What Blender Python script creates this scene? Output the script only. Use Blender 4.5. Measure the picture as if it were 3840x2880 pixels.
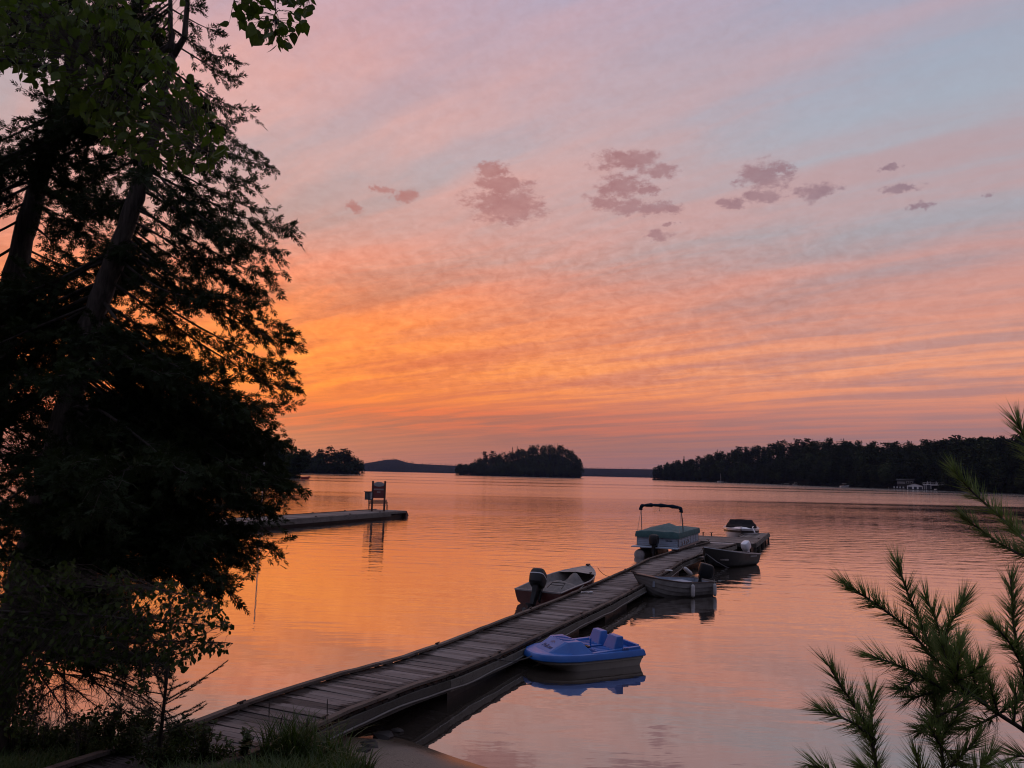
import bpy, bmesh, math, random
import numpy as np
from mathutils import Vector, Matrix
for o in list(bpy.data.objects): bpy.data.objects.remove(o, do_unlink=True)
SC = bpy.context.scene
COL = SC.collection
RNG = np.random.default_rng(7)
random.seed(7)
PI = math.pi

# ---------------------------------------------------------------- camera
PF, PW, PH, CH = 2840.0, 3840.0, 2880.0, 4.0          # focal length and frame of the photograph in pixels, eye height
roll = math.radians(1.3); pitch = math.atan((1776-1440)/PF)
FW = np.array([0, math.cos(pitch), math.sin(pitch)])
U0 = np.array([0, -math.sin(pitch), math.cos(pitch)]); X0 = np.array([1., 0, 0])
CR = math.cos(roll)*X0+math.sin(roll)*U0
CU = -math.sin(roll)*X0+math.cos(roll)*U0
CP = np.array([0, 0, CH])
cam = bpy.data.objects.new('camera', bpy.data.cameras.new('camera')); COL.objects.link(cam)
cam.matrix_world = Matrix(((CR[0], CU[0], -FW[0], 0), (CR[1], CU[1], -FW[1], 0), (CR[2], CU[2], -FW[2], CH), (0, 0, 0, 1)))
cam.data.sensor_fit = 'HORIZONTAL'; cam.data.sensor_width = 36; cam.data.lens = PF/PW*36
cam.data.clip_start = 0.05; cam.data.clip_end = 30000
SC.camera = cam
def ray(x, y): return FW+CR*(x-PW/2)/PF-CU*(y-PH/2)/PF
def gz(x, y, z=0.0):                                   # pixel -> point on a level plane
    d = ray(x, y); return CP+d*((z-CH)/d[2])
def at(x, y, Y):                                       # pixel -> point at a known distance
    d = ray(x, y); return CP+d*(Y/d[1])
def azel(x, y):
    d = ray(x, y); return math.degrees(math.atan2(d[0], d[1])), math.degrees(math.atan2(d[2], math.hypot(d[0], d[1])))

# ---------------------------------------------------------------- node helper
def lin(r, g, b):
    f = lambda c: (c/255/12.92) if c/255 <= .04045 else ((c/255+.055)/1.055)**2.4
    return (f(r), f(g), f(b), 1)
class NT:
    def __init__(s, tree): s.t = tree; s.n = tree.nodes; s.l = tree.links
    def put(s, sock, v):
        if v is None: return
        if isinstance(v, bpy.types.NodeSocket): s.l.new(v, sock)
        elif isinstance(v, (int, float)) and sock.type in ('VECTOR', 'RGBA'):
            sock.default_value = (v,)*len(sock.default_value)
        else: sock.default_value = v
    def m(s, op, a, b=None, c=None, clamp=False):
        n = s.n.new('ShaderNodeMath'); n.operation = op; n.use_clamp = clamp
        for i, v in enumerate((a, b, c)): s.put(n.inputs[i], v)
        return n.outputs[0]
    def v(s, op, a, b=None, scale=None):
        n = s.n.new('ShaderNodeVectorMath'); n.operation = op
        s.put(n.inputs[0], a)
        if b is not None: s.put(n.inputs[1], b)
        if scale is not None: s.put(n.inputs['Scale'], scale)
        return n.outputs['Value'] if op in ('LENGTH', 'DOT_PRODUCT', 'DISTANCE') else n.outputs[0]
    def comb(s, x=0, y=0, z=0):
        n = s.n.new('ShaderNodeCombineXYZ')
        for i, v in enumerate((x, y, z)): s.put(n.inputs[i], v)
        return n.outputs[0]
    def sep(s, v):
        n = s.n.new('ShaderNodeSeparateXYZ'); s.put(n.inputs[0], v); return n.outputs
    def rng(s, v, a, b, c=0., d=1., smooth=False):
        n = s.n.new('ShaderNodeMapRange'); n.interpolation_type = 'SMOOTHSTEP' if smooth else 'LINEAR'; n.clamp = True
        for i, x in enumerate((v, a, b, c, d)): s.put(n.inputs[i], x)
        return n.outputs[0]
    def noise(s, vec, scale=5, detail=4, rough=.5, dist=0., col=False):
        n = s.n.new('ShaderNodeTexNoise')
        s.put(n.inputs['Vector'], vec); s.put(n.inputs['Scale'], scale); s.put(n.inputs['Detail'], detail)
        s.put(n.inputs['Roughness'], rough); s.put(n.inputs['Distortion'], dist)
        return n.outputs['Color' if col else 'Fac']
    def ramp(s, f, stops, interp='LINEAR'):
        n = s.n.new('ShaderNodeValToRGB'); n.color_ramp.interpolation = interp
        e = n.color_ramp.elements
        while len(e) < len(stops): e.new(.5)
        for i, (p, c) in enumerate(stops): e[i].position = p; e[i].color = c
        s.put(n.inputs[0], f); return n.outputs[0]
    def mix(s, f, a, b, blend='MIX'):
        n = s.n.new('ShaderNodeMix'); n.data_type = 'RGBA'; n.blend_type = blend
        s.put(n.inputs[0], f); s.put(n.inputs[6], a); s.put(n.inputs[7], b); return n.outputs[2]
    def rot(s, vec, ang):
        n = s.n.new('ShaderNodeVectorRotate'); n.rotation_type = 'Z_AXIS'
        s.put(n.inputs['Vector'], vec); s.put(n.inputs['Angle'], ang); return n.outputs[0]

# ---------------------------------------------------------------- sky
SUN_AZ, SUN_EL = -20.0, 1.6
world = bpy.data.worlds.new('World'); SC.world = world; world.use_nodes = True
W = NT(world.node_tree)
for n in list(W.n): W.n.remove(n)
tc = W.n.new('ShaderNodeTexCoord')
D = W.v('NORMALIZE', tc.outputs['Generated'])
dx, dy, dz = W.sep(D)
dzc = W.m('MAXIMUM', dz, 0.0)
el = W.m('MULTIPLY', W.m('ARCSINE', dzc), 180/PI)
azd = W.m('MULTIPLY', W.m('ARCTAN2', dx, dy), 180/PI)
hl = W.m('MAXIMUM', W.m('SQRT', W.m('ADD', W.m('MULTIPLY', dx, dx), W.m('MULTIPLY', dy, dy))), 1e-4)
sa = math.radians(SUN_AZ)
cosd = W.m('DIVIDE', W.m('ADD', W.m('MULTIPLY', dx, math.sin(sa)), W.m('MULTIPLY', dy, math.cos(sa))), hl)
ang = W.m('MULTIPLY', W.m('ARCCOSINE', W.m('MINIMUM', W.m('MAXIMUM', cosd, -1.), 1.)), 180/PI)
el0 = W.m('DIVIDE', el, 90.0, clamp=True)
def elramp(rows): return W.ramp(el0, [(e/90., lin(*c)) for e, c in rows])
skyC = elramp([(0, (86, 84, 102)), (6, (108, 101, 120)), (14, (122, 115, 136)), (25, (132, 127, 150)), (45, (154, 154, 182)), (90, (170, 184, 216))])
fAB = W.rng(ang, 4, 54, smooth=True)
# cloud sheet seen in perspective: streaks, then fine ripples
inv = W.m('DIVIDE', 1.0, W.m('ADD', dzc, 0.05))
Pl = W.comb(W.m('MULTIPLY', dx, inv), W.m('MULTIPLY', dy, inv), 0.)
Pr = W.rot(Pl, math.radians(40))
warp = W.v('SCALE', W.v('SUBTRACT', W.noise(Pl, .9, 3, .5, col=True), (.5, .5, .5)), scale=.9)
Ps = W.v('ADD', W.v('MULTIPLY', Pr, (.36, 2.1, 1)), W.v('SCALE', warp, scale=.8))
s1 = W.noise(Ps, 1.45, 7, .56, .2)
s2 = W.noise(W.v('ADD', Ps, (7.3, 2.2, 0)), .55, 3, .5)
st = W.rng(W.m('ADD', W.m('MULTIPLY', s1, .68), W.m('MULTIPLY', s2, .32)), .37, .63, smooth=True)
gapA = elramp([(0, (140, 98, 98)), (3.0, (150, 92, 86)), (4.4, (172, 94, 74)), (5.2, (216, 108, 62)), (9, (226, 114, 62)), (13, (204, 126, 96)), (17, (186, 150, 142)), (22, (184, 164, 166)), (29, (192, 160, 168)), (36, (180, 164, 184)), (55, (176, 180, 208)), (90, (170, 184, 216))])
gapB = elramp([(0, (136, 112, 126)), (3.0, (144, 112, 120)), (5.0, (176, 124, 120)), (9, (186, 138, 132)), (13, (176, 142, 142)), (17, (166, 160, 168)), (22, (168, 174, 186)), (29, (158, 166, 184)), (36, (162, 162, 188)), (55, (168, 178, 208)), (90, (170, 184, 216))])
gap = W.mix(fAB, gapA, gapB)
topA = elramp([(0, (156, 104, 100)), (2.4, (168, 100, 88)), (3.4, (208, 100, 72)), (4.6, (228, 106, 62)), (5.6, (255, 140, 54)), (8, (255, 146, 62)), (11, (252, 140, 72)), (14, (242, 142, 104)), (18, (216, 158, 146)), (24, (222, 170, 162)), (29, (222, 168, 162)), (36, (204, 164, 176)), (55, (190, 184, 208)), (90, (178, 186, 216))])
topB = elramp([(0, (146, 114, 122)), (2.4, (156, 114, 115)), (3.4, (172, 116, 112)), (4.6, (194, 127, 115)), (5.6, (222, 140, 112)), (8, (234, 154, 120)), (11, (218, 147, 128)), (14, (202, 148, 140)), (18, (188, 156, 158)), (24, (174, 156, 164)), (29, (180, 162, 174)), (36, (186, 162, 178)), (55, (182, 182, 208)), (90, (178, 186, 216))])
top = W.mix(fAB, topA, topB)
col = W.mix(st, gap, top)
fine = W.noise(W.v('MULTIPLY', W.rot(Pl, math.radians(12)), (1., 1.25, 1)), 9.0, 4, .6, .4)
fine2 = W.noise(W.v('ADD', Pl, W.v('SCALE', warp, scale=.5)), 3.2, 5, .55)
fmask = W.m('MULTIPLY', W.rng(el, 4.5, 7.5, smooth=True), W.rng(el, 14, 21, 1, .28, smooth=True))
fmask = W.m('MULTIPLY', fmask, W.rng(ang, 20, 60, 1, .35, smooth=True))
fine3 = W.noise(W.v('ADD', W.comb(W.m('MULTIPLY', azd, .8), W.m('MULTIPLY', el, 1.35), 0.), W.v('SCALE', warp, scale=2.)), 1.25, 5, .6, .5)
famt = W.m('MULTIPLY', W.m('SUBTRACT', W.m('ADD', W.m('MULTIPLY', fine, .3), W.m('ADD', W.m('MULTIPLY', fine2, .15), W.m('MULTIPLY', fine3, .55))), .5), fmask)
gain = W.m('ADD', 1.0, W.m('MULTIPLY', famt, 1.5))
col = W.mix(1.0, col, W.comb(W.m('POWER', gain, .55), gain, W.m('POWER', gain, 1.15)), 'MULTIPLY')
# small mauve scud clouds, each at its own bearing and height
ae = W.comb(azd, el, 0.)
wob = W.v('SCALE', W.v('SUBTRACT', W.noise(W.v('SCALE', D, scale=1.), 40, 5, .65, col=True), (.5, .5, .5)), scale=3.2)
aew = W.v('ADD', ae, W.v('MULTIPLY', wob, (1.25, .5, 0)))
puffs = [(1321, 781, 34, 15), (1430, 706, 36, 13), (1513, 729, 48, 22), (1847, 640, 55, 20), (1886, 693, 85, 26), (1899, 768, 120, 50), (2348, 603, 105, 30), (2476, 642, 60, 22),
         (2335, 700, 75, 30), (2265, 757, 60, 22), (2354, 777, 50, 24), (2470, 779, 65, 22), (2438, 719, 40, 14), (2868, 660, 85, 42), (2939, 625, 45, 13), (2752, 760, 40, 18),
         (2868, 738, 52, 20), (3041, 716, 66, 25), (3362, 712, 50, 14), (3343, 629, 28, 9), (3465, 770, 38, 10), (3702, 735, 28, 9), (2470, 886, 42, 16), (2502, 837, 20, 8)]
pm = None
for (px, py, pw, ph) in puffs:
    a0, e0 = azel(px, py); a1, _ = azel(px+pw, py); _, e1 = azel(px, py-ph)
    q = W.v('LENGTH', W.v('MULTIPLY', W.v('SUBTRACT', aew, (a0, e0, 0)), (1/abs(a1-a0)/1.5, 1/abs(e1-e0)/1.6, 0)))
    pm = W.m('SUBTRACT', 1.0, q) if pm is None else W.m('MAXIMUM', pm, W.m('SUBTRACT', 1.0, q))
pn = W.noise(W.v('MULTIPLY', D, (1, 1, 2.0)), 62, 5, .68)
pmask = W.rng(W.m('ADD', pm, W.m('MULTIPLY', W.m('SUBTRACT', pn, .5), 2.0)), -.05, .62, smooth=True)
puffc = W.mix(fAB, lin(178, 118, 112), lin(144, 120, 131))
col = W.mix(W.m('MULTIPLY', pmask, W.rng(W.noise(W.v('MULTIPLY', D, (1, 1, 2.0)), 30, 4, .6), .3, .65, .68, .98)), col, puffc)
# away from the sunset the sheet turns to dusk grey-blue
col = W.mix(W.rng(ang, 48, 135, smooth=True), col, W.mix(W.m('MULTIPLY', st, .25), skyC, lin(150, 132, 146)))
nish = W.n.new('ShaderNodeTexSky'); nish.sky_type = 'NISHITA'; nish.sun_disc = False
nish.sun_elevation = math.radians(SUN_EL); nish.sun_rotation = math.radians(SUN_AZ)
bg1 = W.n.new('ShaderNodeBackground'); W.put(bg1.inputs[0], col); bg1.inputs[1].default_value = 1.03
bg2 = W.n.new('ShaderNodeBackground'); W.put(bg2.inputs[0], nish.outputs[0]); bg2.inputs[1].default_value = 0.01
add = W.n.new('ShaderNodeAddShader'); W.l.new(bg1.outputs[0], add.inputs[0]); W.l.new(bg2.outputs[0], add.inputs[1])
wo = W.n.new('ShaderNodeOutputWorld'); W.l.new(add.outputs[0], wo.inputs[0])
world.cycles.sampling_method = 'MANUAL'; world.cycles.sample_map_resolution = 512
# ---------------------------------------------------------------- sun (setting behind the left shore) and exposure
sun = bpy.data.objects.new('sun', bpy.data.lights.new('sun', 'SUN')); COL.objects.link(sun)
sun.data.energy = 0.35; sun.data.angle = math.radians(2.5); sun.data.color = (1, .5, .22)
se = math.radians(SUN_EL)
sun.rotation_euler = Vector((math.sin(sa)*math.cos(se), math.cos(sa)*math.cos(se), math.sin(se))).to_track_quat('Z', 'Y').to_euler()
SC.view_settings.view_transform = 'Standard'; SC.view_settings.look = 'None'
SC.view_settings.exposure = 0; SC.view_settings.gamma = 1; SC.view_settings.use_curve_mapping = False
SC.render.engine = 'CYCLES'
SC.cycles.use_denoising = True
try: SC.cycles.denoiser = 'OPENIMAGEDENOISE'
except Exception: pass
SC.cycles.max_bounces = 6; SC.cycles.transparent_max_bounces = 8; SC.cycles.caustics_reflective = False; SC.cycles.caustics_refractive = False
SC.cycles.volume_bounces = 0; SC.cycles.filter_width = 1.1

# ---------------------------------------------------------------- mesh helpers
class MB:
    def __init__(s): s.v = []; s.f = []
    def add(s, vs, fs):
        k = len(s.v); s.v += [tuple(map(float, p)) for p in vs]; s.f += [tuple(i+k for i in f) for f in fs]; return s
    def box(s, c, d, rz=0., m=None):
        hx, hy, hz = d[0]/2, d[1]/2, d[2]/2; cs, sn = math.cos(rz), math.sin(rz); vs = []
        for z in (-hz, hz):
            for x, y in ((-hx, -hy), (hx, -hy), (hx, hy), (-hx, hy)):
                p = Vector((x, y, z))
                if m is not None: p = m @ p
                else: p = Vector((x*cs-y*sn, x*sn+y*cs, z))
                vs.append((p.x+c[0], p.y+c[1], p.z+c[2]))
        return s.add(vs, [(3, 2, 1, 0), (4, 5, 6, 7), (0, 1, 5, 4), (1, 2, 6, 5), (2, 3, 7, 6), (3, 0, 4, 7)])
    def bar(s, a, b, w, h, up=(0, 0, 1)):                 # box beam from a to b
        a, b = Vector(a), Vector(b); d = (b-a); L = d.length; d.normalize(); u = Vector(up)
        r = d.cross(u)
        if r.length < 1e-4: r = d.cross(Vector((1, 0, 0)))
        r.normalize(); u = r.cross(d)
        m = Matrix((d, r, u)).transposed(); return s.box((a+b)/2, (L, w, h), m=m)
    def tube(s, pts, r, n=8, caps=True):
        pts = [Vector(p) for p in pts]; N = len(pts)
        rs = [r]*N if isinstance(r, (int, float)) else list(r)
        ref = Vector((0, 0, 1)); vs = []; prev = None
        for i, p in enumerate(pts):
            t = (pts[min(i+1, N-1)]-pts[max(i-1, 0)])
            if t.length < 1e-9: t = Vector((0, 0, 1))
            t.normalize()
            if prev is None: a = t.cross(ref); a = a if a.length > 1e-3 else t.cross(Vector((1, 0, 0)))
            else: a = prev-t*prev.dot(t); a = a if a.length > 1e-4 else t.cross(ref)
            a.normalize(); prev = a; b = t.cross(a)
            for k in range(n):
                q = p+(a*math.cos(2*PI*k/n)+b*math.sin(2*PI*k/n))*rs[i]; vs.append(q)
        fs = [(i*n+k, i*n+(k+1) % n, (i+1)*n+(k+1) % n, (i+1)*n+k) for i in range(N-1) for k in range(n)]
        if caps: fs += [tuple(range(n))[::-1], tuple(range((N-1)*n, N*n))]
        return s.add(vs, fs)
    def loft(s, secs, ring=False, cap0=False, cap1=False):
        n = len(secs[0]); N = len(secs); vs = [p for q in secs for p in q]
        kk = n if ring else n-1
        fs = [(i*n+k, i*n+(k+1) % n, (i+1)*n+(k+1) % n, (i+1)*n+k) for i in range(N-1) for k in range(kk)]
        if cap0: fs.append(tuple(range(n))[::-1])
        if cap1: fs.append(tuple(range((N-1)*n, N*n)))
        return s.add(vs, fs)
    def prism(s, poly, z0, z1):
        n = len(poly); vs = [(x, y, z0) for x, y in poly]+[(x, y, z1) for x, y in poly]
        return s.add(vs, [tuple(range(n))[::-1], tuple(range(n, 2*n))]+[(i, (i+1) % n, n+(i+1) % n, n+i) for i in range(n)])
    def ell(s, c, r, n=12, m=8, mat=None):
        vs = []
        for i in range(m+1):
            th = PI*i/m
            for k in range(n):
                p = Vector((r[0]*math.sin(th)*math.cos(2*PI*k/n), r[1]*math.sin(th)*math.sin(2*PI*k/n), r[2]*math.cos(th)))
                if mat is not None: p = mat @ p
                vs.append((p.x+c[0], p.y+c[1], p.z+c[2]))
        return s.add(vs, [(i*n+k, (i+1)*n+k, (i+1)*n+(k+1) % n, i*n+(k+1) % n) for i in range(m) for k in range(n)])
    def build(s, name, mat, parent=None, smooth=False, bevel=0., loc=None):
        me = bpy.data.meshes.new(name); me.from_pydata(s.v, [], s.f); me.validate()
        bm = bmesh.new(); bm.from_mesh(me); bmesh.ops.recalc_face_normals(bm, faces=bm.faces)
        if bevel > 0:
            es = [e for e in bm.edges if len(e.link_faces) == 2 and e.calc_face_angle(0) > .5]
            bmesh.ops.bevel(bm, geom=es, offset=bevel, segments=2, affect='EDGES', profile=.7, clamp_overlap=True)
        bm.to_mesh(me); bm.free()
        return link(name, me, mat, parent, smooth, loc)
def link(name, me, mat, parent=None, smooth=False, loc=None):
    if mat is not None and not me.materials: me.materials.append(mat)
    if smooth:
        me.polygons.foreach_set('use_smooth', [True]*len(me.polygons))
        if smooth != 'all':
            try: me.set_sharp_from_angle(angle=math.radians(40 if smooth is True else smooth))
            except Exception: pass
    o = bpy.data.objects.new(name, me); COL.objects.link(o); o.parent = parent
    if loc is not None: o.location = loc
    return o
def raw(name, V, Fq, mat, parent=None, smooth=False):       # numpy vertices and (n,3|4) faces, for foliage
    me = bpy.data.meshes.new(name); V = np.asarray(V, np.float32); Fq = np.asarray(Fq, np.int32)
    me.vertices.add(len(V)); me.vertices.foreach_set('co', V.ravel())
    n, k = Fq.shape
    me.loops.add(n*k); me.loops.foreach_set('vertex_index', Fq.ravel())
    me.polygons.add(n); me.polygons.foreach_set('loop_start', np.arange(0, n*k, k, dtype=np.int32))
    try: me.polygons.foreach_set('loop_total', np.full(n, k, np.int32))
    except Exception: pass
    me.update(calc_edges=True); me.validate()
    return link(name, me, mat, parent, 'all' if smooth else False)
def empty(name, label, cat, loc=(0, 0, 0), rz=0., group=None):
    o = bpy.data.objects.new(name, None); COL.objects.link(o); o.location = loc; o.rotation_euler = (0, 0, rz)
    o.empty_display_size = .1
    return tag(o, label, cat, group)
def tag(o, label=None, cat=None, group=None, kind=None):
    if label: o['label'] = label
    if cat: o['category'] = cat
    if group: o['group'] = group
    if kind: o['kind'] = kind
    return o
def copy_tree(o, parent=None):
    c = o.copy(); COL.objects.link(c); c.parent = parent
    for ch in [x for x in COL.objects if x.parent == o]: copy_tree(ch, c)
    return c
def inst(tv, tf, M3, T):                                     # template (verts, faces) placed by (n,3,3) matrices and (n,3) offsets
    n = len(T); k = len(tv)
    V = np.einsum('nij,kj->nki', M3, tv)+T[:, None, :]
    Fq = tf[None]+(np.arange(n)*k)[:, None, None]
    return V.reshape(-1, 3), Fq.reshape(-1, tf.shape[1])
def frames(d, spin):                                         # rotation with local x along d, spun about d; (n,3),(n)
    d = d/np.linalg.norm(d, axis=1, keepdims=True)
    up = np.tile([0, 0, 1.], (len(d), 1)); up[np.abs(d[:, 2]) > .95] = [1, 0, 0]
    y = np.cross(up, d); y /= np.linalg.norm(y, axis=1, keepdims=True); z = np.cross(d, y)
    c, s = np.cos(spin)[:, None], np.sin(spin)[:, None]
    y2 = y*c+z*s; z2 = -y*s+z*c
    return np.stack([d, y2, z2], axis=2)

# ---------------------------------------------------------------- materials
def mat(name, c, rough=.6, var=.25, scale=8., metal=0., bump=0., bscale=40., c2=None, stretch=(1, 1, 1), spec=.5, coords='Object', coat=0., trans=0.):
    m = bpy.data.materials.new(name); m.use_nodes = True; t = NT(m.node_tree)
    b = t.n['Principled BSDF']
    tcn = t.n.new('ShaderNodeTexCoord').outputs[coords]
    vec = t.v('MULTIPLY', tcn, stretch)
    nz = t.noise(vec, scale, 5, .6)
    c = tuple(c[:3])+(1,)
    if c2 is None: c2 = tuple(max(0, x*(1-var*1.6)) for x in c[:3])+(1,)
    else: c2 = tuple(c2[:3])+(1,)
    f = t.rng(nz, .3, .7)
    cc = t.mix(f, c2, c)
    oi = t.n.new('ShaderNodeObjectInfo').outputs['Random']
    g = t.rng(oi, 0, 1, 1-var*.45, 1+var*.3)
    cc = t.mix(1.0, cc, t.comb(g, g, g), 'MULTIPLY')
    t.put(b.inputs['Base Color'], cc)
    t.put(b.inputs['Roughness'], t.rng(nz, .25, .75, min(1, rough*1.15), rough*.85))
    b.inputs['Metallic'].default_value = metal; b.inputs['Specular IOR Level'].default_value = spec
    b.inputs['Coat Weight'].default_value = coat
    if bump > 0:
        bn = t.n.new('ShaderNodeBump'); bn.inputs['Strength'].default_value = bump; bn.inputs['Distance'].default_value = .01
        t.put(bn.inputs['Height'], t.noise(vec, bscale, 4, .6)); t.l.new(bn.outputs[0], b.inputs['Normal'])
    if trans > 0:
        tr = t.n.new('ShaderNodeBsdfTranslucent'); t.put(tr.inputs[0], t.mix(1., cc, (1.3, 1.5, .5, 1), 'MULTIPLY'))
        mx = t.n.new('ShaderNodeMixShader'); mx.inputs[0].default_value = trans
        t.l.new(b.outputs[0], mx.inputs[1]); t.l.new(tr.outputs[0], mx.inputs[2])
        t.l.new(mx.outputs[0], t.n['Material Output'].inputs['Surface'])
    return m
M = {}
M['bark'] = mat('cedar_bark', (.075, .06, .05), .9, .5, 6, bump=.8, bscale=9, stretch=(4, 4, .5))
M['twig'] = mat('twig_bark', (.045, .035, .028), .9, .4, 12)
M['cedar'] = mat('cedar_foliage', (.026, .04, .014), .8, .5, .9, c2=(.014, .023, .009), trans=.18, spec=.15)
M['birch'] = mat('birch_leaf', (.07, .105, .022), .7, .5, 3, c2=(.045, .07, .016), trans=.35, spec=.2)
M['shaded_leaf'] = mat('leaf_shade_tone', (.045, .065, .018), .75, .5, 3, c2=(.03, .045, .012), trans=.25, spec=.15)  # darker copy of the birch leaf, backlit shade put into its colour
M['birch_bark'] = mat('birch_bark', (.5, .47, .42), .8, .4, 5, c2=(.08, .07, .06), stretch=(1, 1, 4))
M['needle'] = mat('pine_needle', (.22, .28, .06), .5, .4, 5, c2=(.12, .17, .036), trans=.5)
M['fir'] = mat('fir_needle', (.045, .07, .03), .6, .4, 5, trans=.15)
M['grass'] = mat('grass_blade', (.065, .105, .028), .6, .5, 2.2, c2=(.03, .05, .015), trans=.3, spec=.3)
M['weed'] = mat('weed_leaf', (.07, .11, .025), .6, .4, 3, trans=.25)
M['forest'] = mat('far_conifer', (.026, .038, .019), .95, .4, .05, c2=(.015, .023, .012), spec=.05)
M['forest2'] = mat('far_broadleaf', (.046, .062, .026), .95, .4, .05, c2=(.018, .026, .012), spec=.05)
M['land'] = mat('forest_floor', (.010, .012, .008), 1., .4, .02, spec=.02)
M['rock'] = mat('shore_rock', (.06, .052, .047), .9, .5, 1.5, bump=.6, bscale=5)
M['teal'] = mat('teal_canvas', (.045, .12, .125), .8, .18, 5, bump=.25, bscale=30)
M['navy'] = mat('navy_canvas', (.010, .024, .045), .9, .2, 5, spec=.1, bump=.25, bscale=25)
M['black_canvas'] = mat('black_canvas', (.008, .008, .010), .9, .2, 5, spec=.1, bump=.3, bscale=20)
M['grey_canvas'] = mat('grey_canvas', (.17, .155, .145), .9, .2, 6, bump=.3, bscale=30)
M['alu'] = mat('aluminium', (.32, .33, .35), .42, .15, 6, metal=.75)
M['alu_dull'] = mat('dull_aluminium', (.33, .33, .34), .55, .2, 5, metal=.35)
M['siding'] = mat('pontoon_siding', (.30, .37, .46), .45, .12, 4)
M['pink_panel'] = mat('carpet_edge', (.3, .23, .21), .8, .3, 9)
M['black_plastic'] = mat('black_plastic', (.008, .008, .009), .5, .2, 8, spec=.25)
M['motor_black'] = mat('motor_black', (.008, .009, .011), .45, .2, 8, spec=.25)
M['motor_silver'] = mat('motor_silver', (.55, .56, .6), .35, .1, 8)
M['motor_white'] = mat('motor_white', (.7, .72, .78), .3, .08, 8, coat=.3)
M['red_hull'] = mat('maroon_paint', (.075, .014, .013), .4, .25, 4, coat=.2)
M['boat_in'] = mat('boat_liner', (.3, .285, .27), .6, .25, 5)
M['boat_white'] = mat('weathered_white_paint', (.21, .205, .195), .6, .35, 4, c2=(.12, .115, .108))
M['boat_blue_in'] = mat('pale_blue_paint', (.28, .34, .42), .6, .2, 5)
M['varnish'] = mat('dark_varnished_wood', (.06, .025, .015), .45, .4, 6, stretch=(1, 8, 8))
M['dark_hull'] = mat('dark_olive_hull', (.018, .017, .016), .45, .2, 4, spec=.3)
M['dark_hull2'] = mat('grey_hull', (.16, .16, .155), .5, .2, 4)
M['pedal_blue'] = mat('blue_moulded_plastic', (.022, .135, .46), .36, .15, 3, c2=(.016, .10, .37), bump=.1, bscale=60)
M['pedal_hull'] = mat('beige_moulded_plastic', (.42, .40, .35), .5, .25, 2.5, c2=(.32, .30, .26))
M['pedal_print'] = mat('navy_print', (.02, .04, .16), .4, .05)
M['gel_white'] = mat('white_gelcoat', (.72, .73, .76), .25, .05, 3, coat=.4)
M['rope'] = mat('rope', (.32, .3, .27), .9, .3, 30)
M['rope_dark'] = mat('dark_rope', (.05, .045, .04), .9, .3, 30)
M['fender'] = mat('fender_vinyl', (.5, .5, .5), .5, .15, 8)
M['glass'] = mat('dark_glass', (.01, .012, .015), .1, .1)
M['sign_red'] = mat('sign_red', (.14, .022, .022), .6, .2, 5)
M['post'] = mat('post_brown', (.075, .028, .022), .7, .25, 6)
M['sign_oval'] = mat('sign_oval_paint', (.3, .3, .32), .6, .1, 6)
M['sign_text'] = mat('sign_lettering', (.34, .28, .27), .6, .1, 6)
M['box_green'] = mat('box_paint', (.025, .03, .04), .5, .2, 6)
M['bench_slat'] = mat('bench_slat', (.12, .1, .085), .7, .3, 6)
M['iron'] = mat('wrought_iron', (.02, .012, .01), .6, .2, 8)
M['house_white'] = mat('white_clapboard', (.75, .77, .8), .7, .08, 3, stretch=(1, 1, 8))
M['house_grey'] = mat('grey_clapboard', (.07, .068, .066), .8, .15, 3)
M['roof'] = mat('asphalt_shingle', (.03, .03, .031), .9, .25, 3)
M['door_dark'] = mat('dark_door', (.02, .025, .04), .5, .2, 4)
M['trim'] = mat('white_trim', (.7, .7, .72), .6, .08, 4)
M['boat_red'] = mat('red_paint', (.3, .03, .02), .5, .1, 4)

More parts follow.
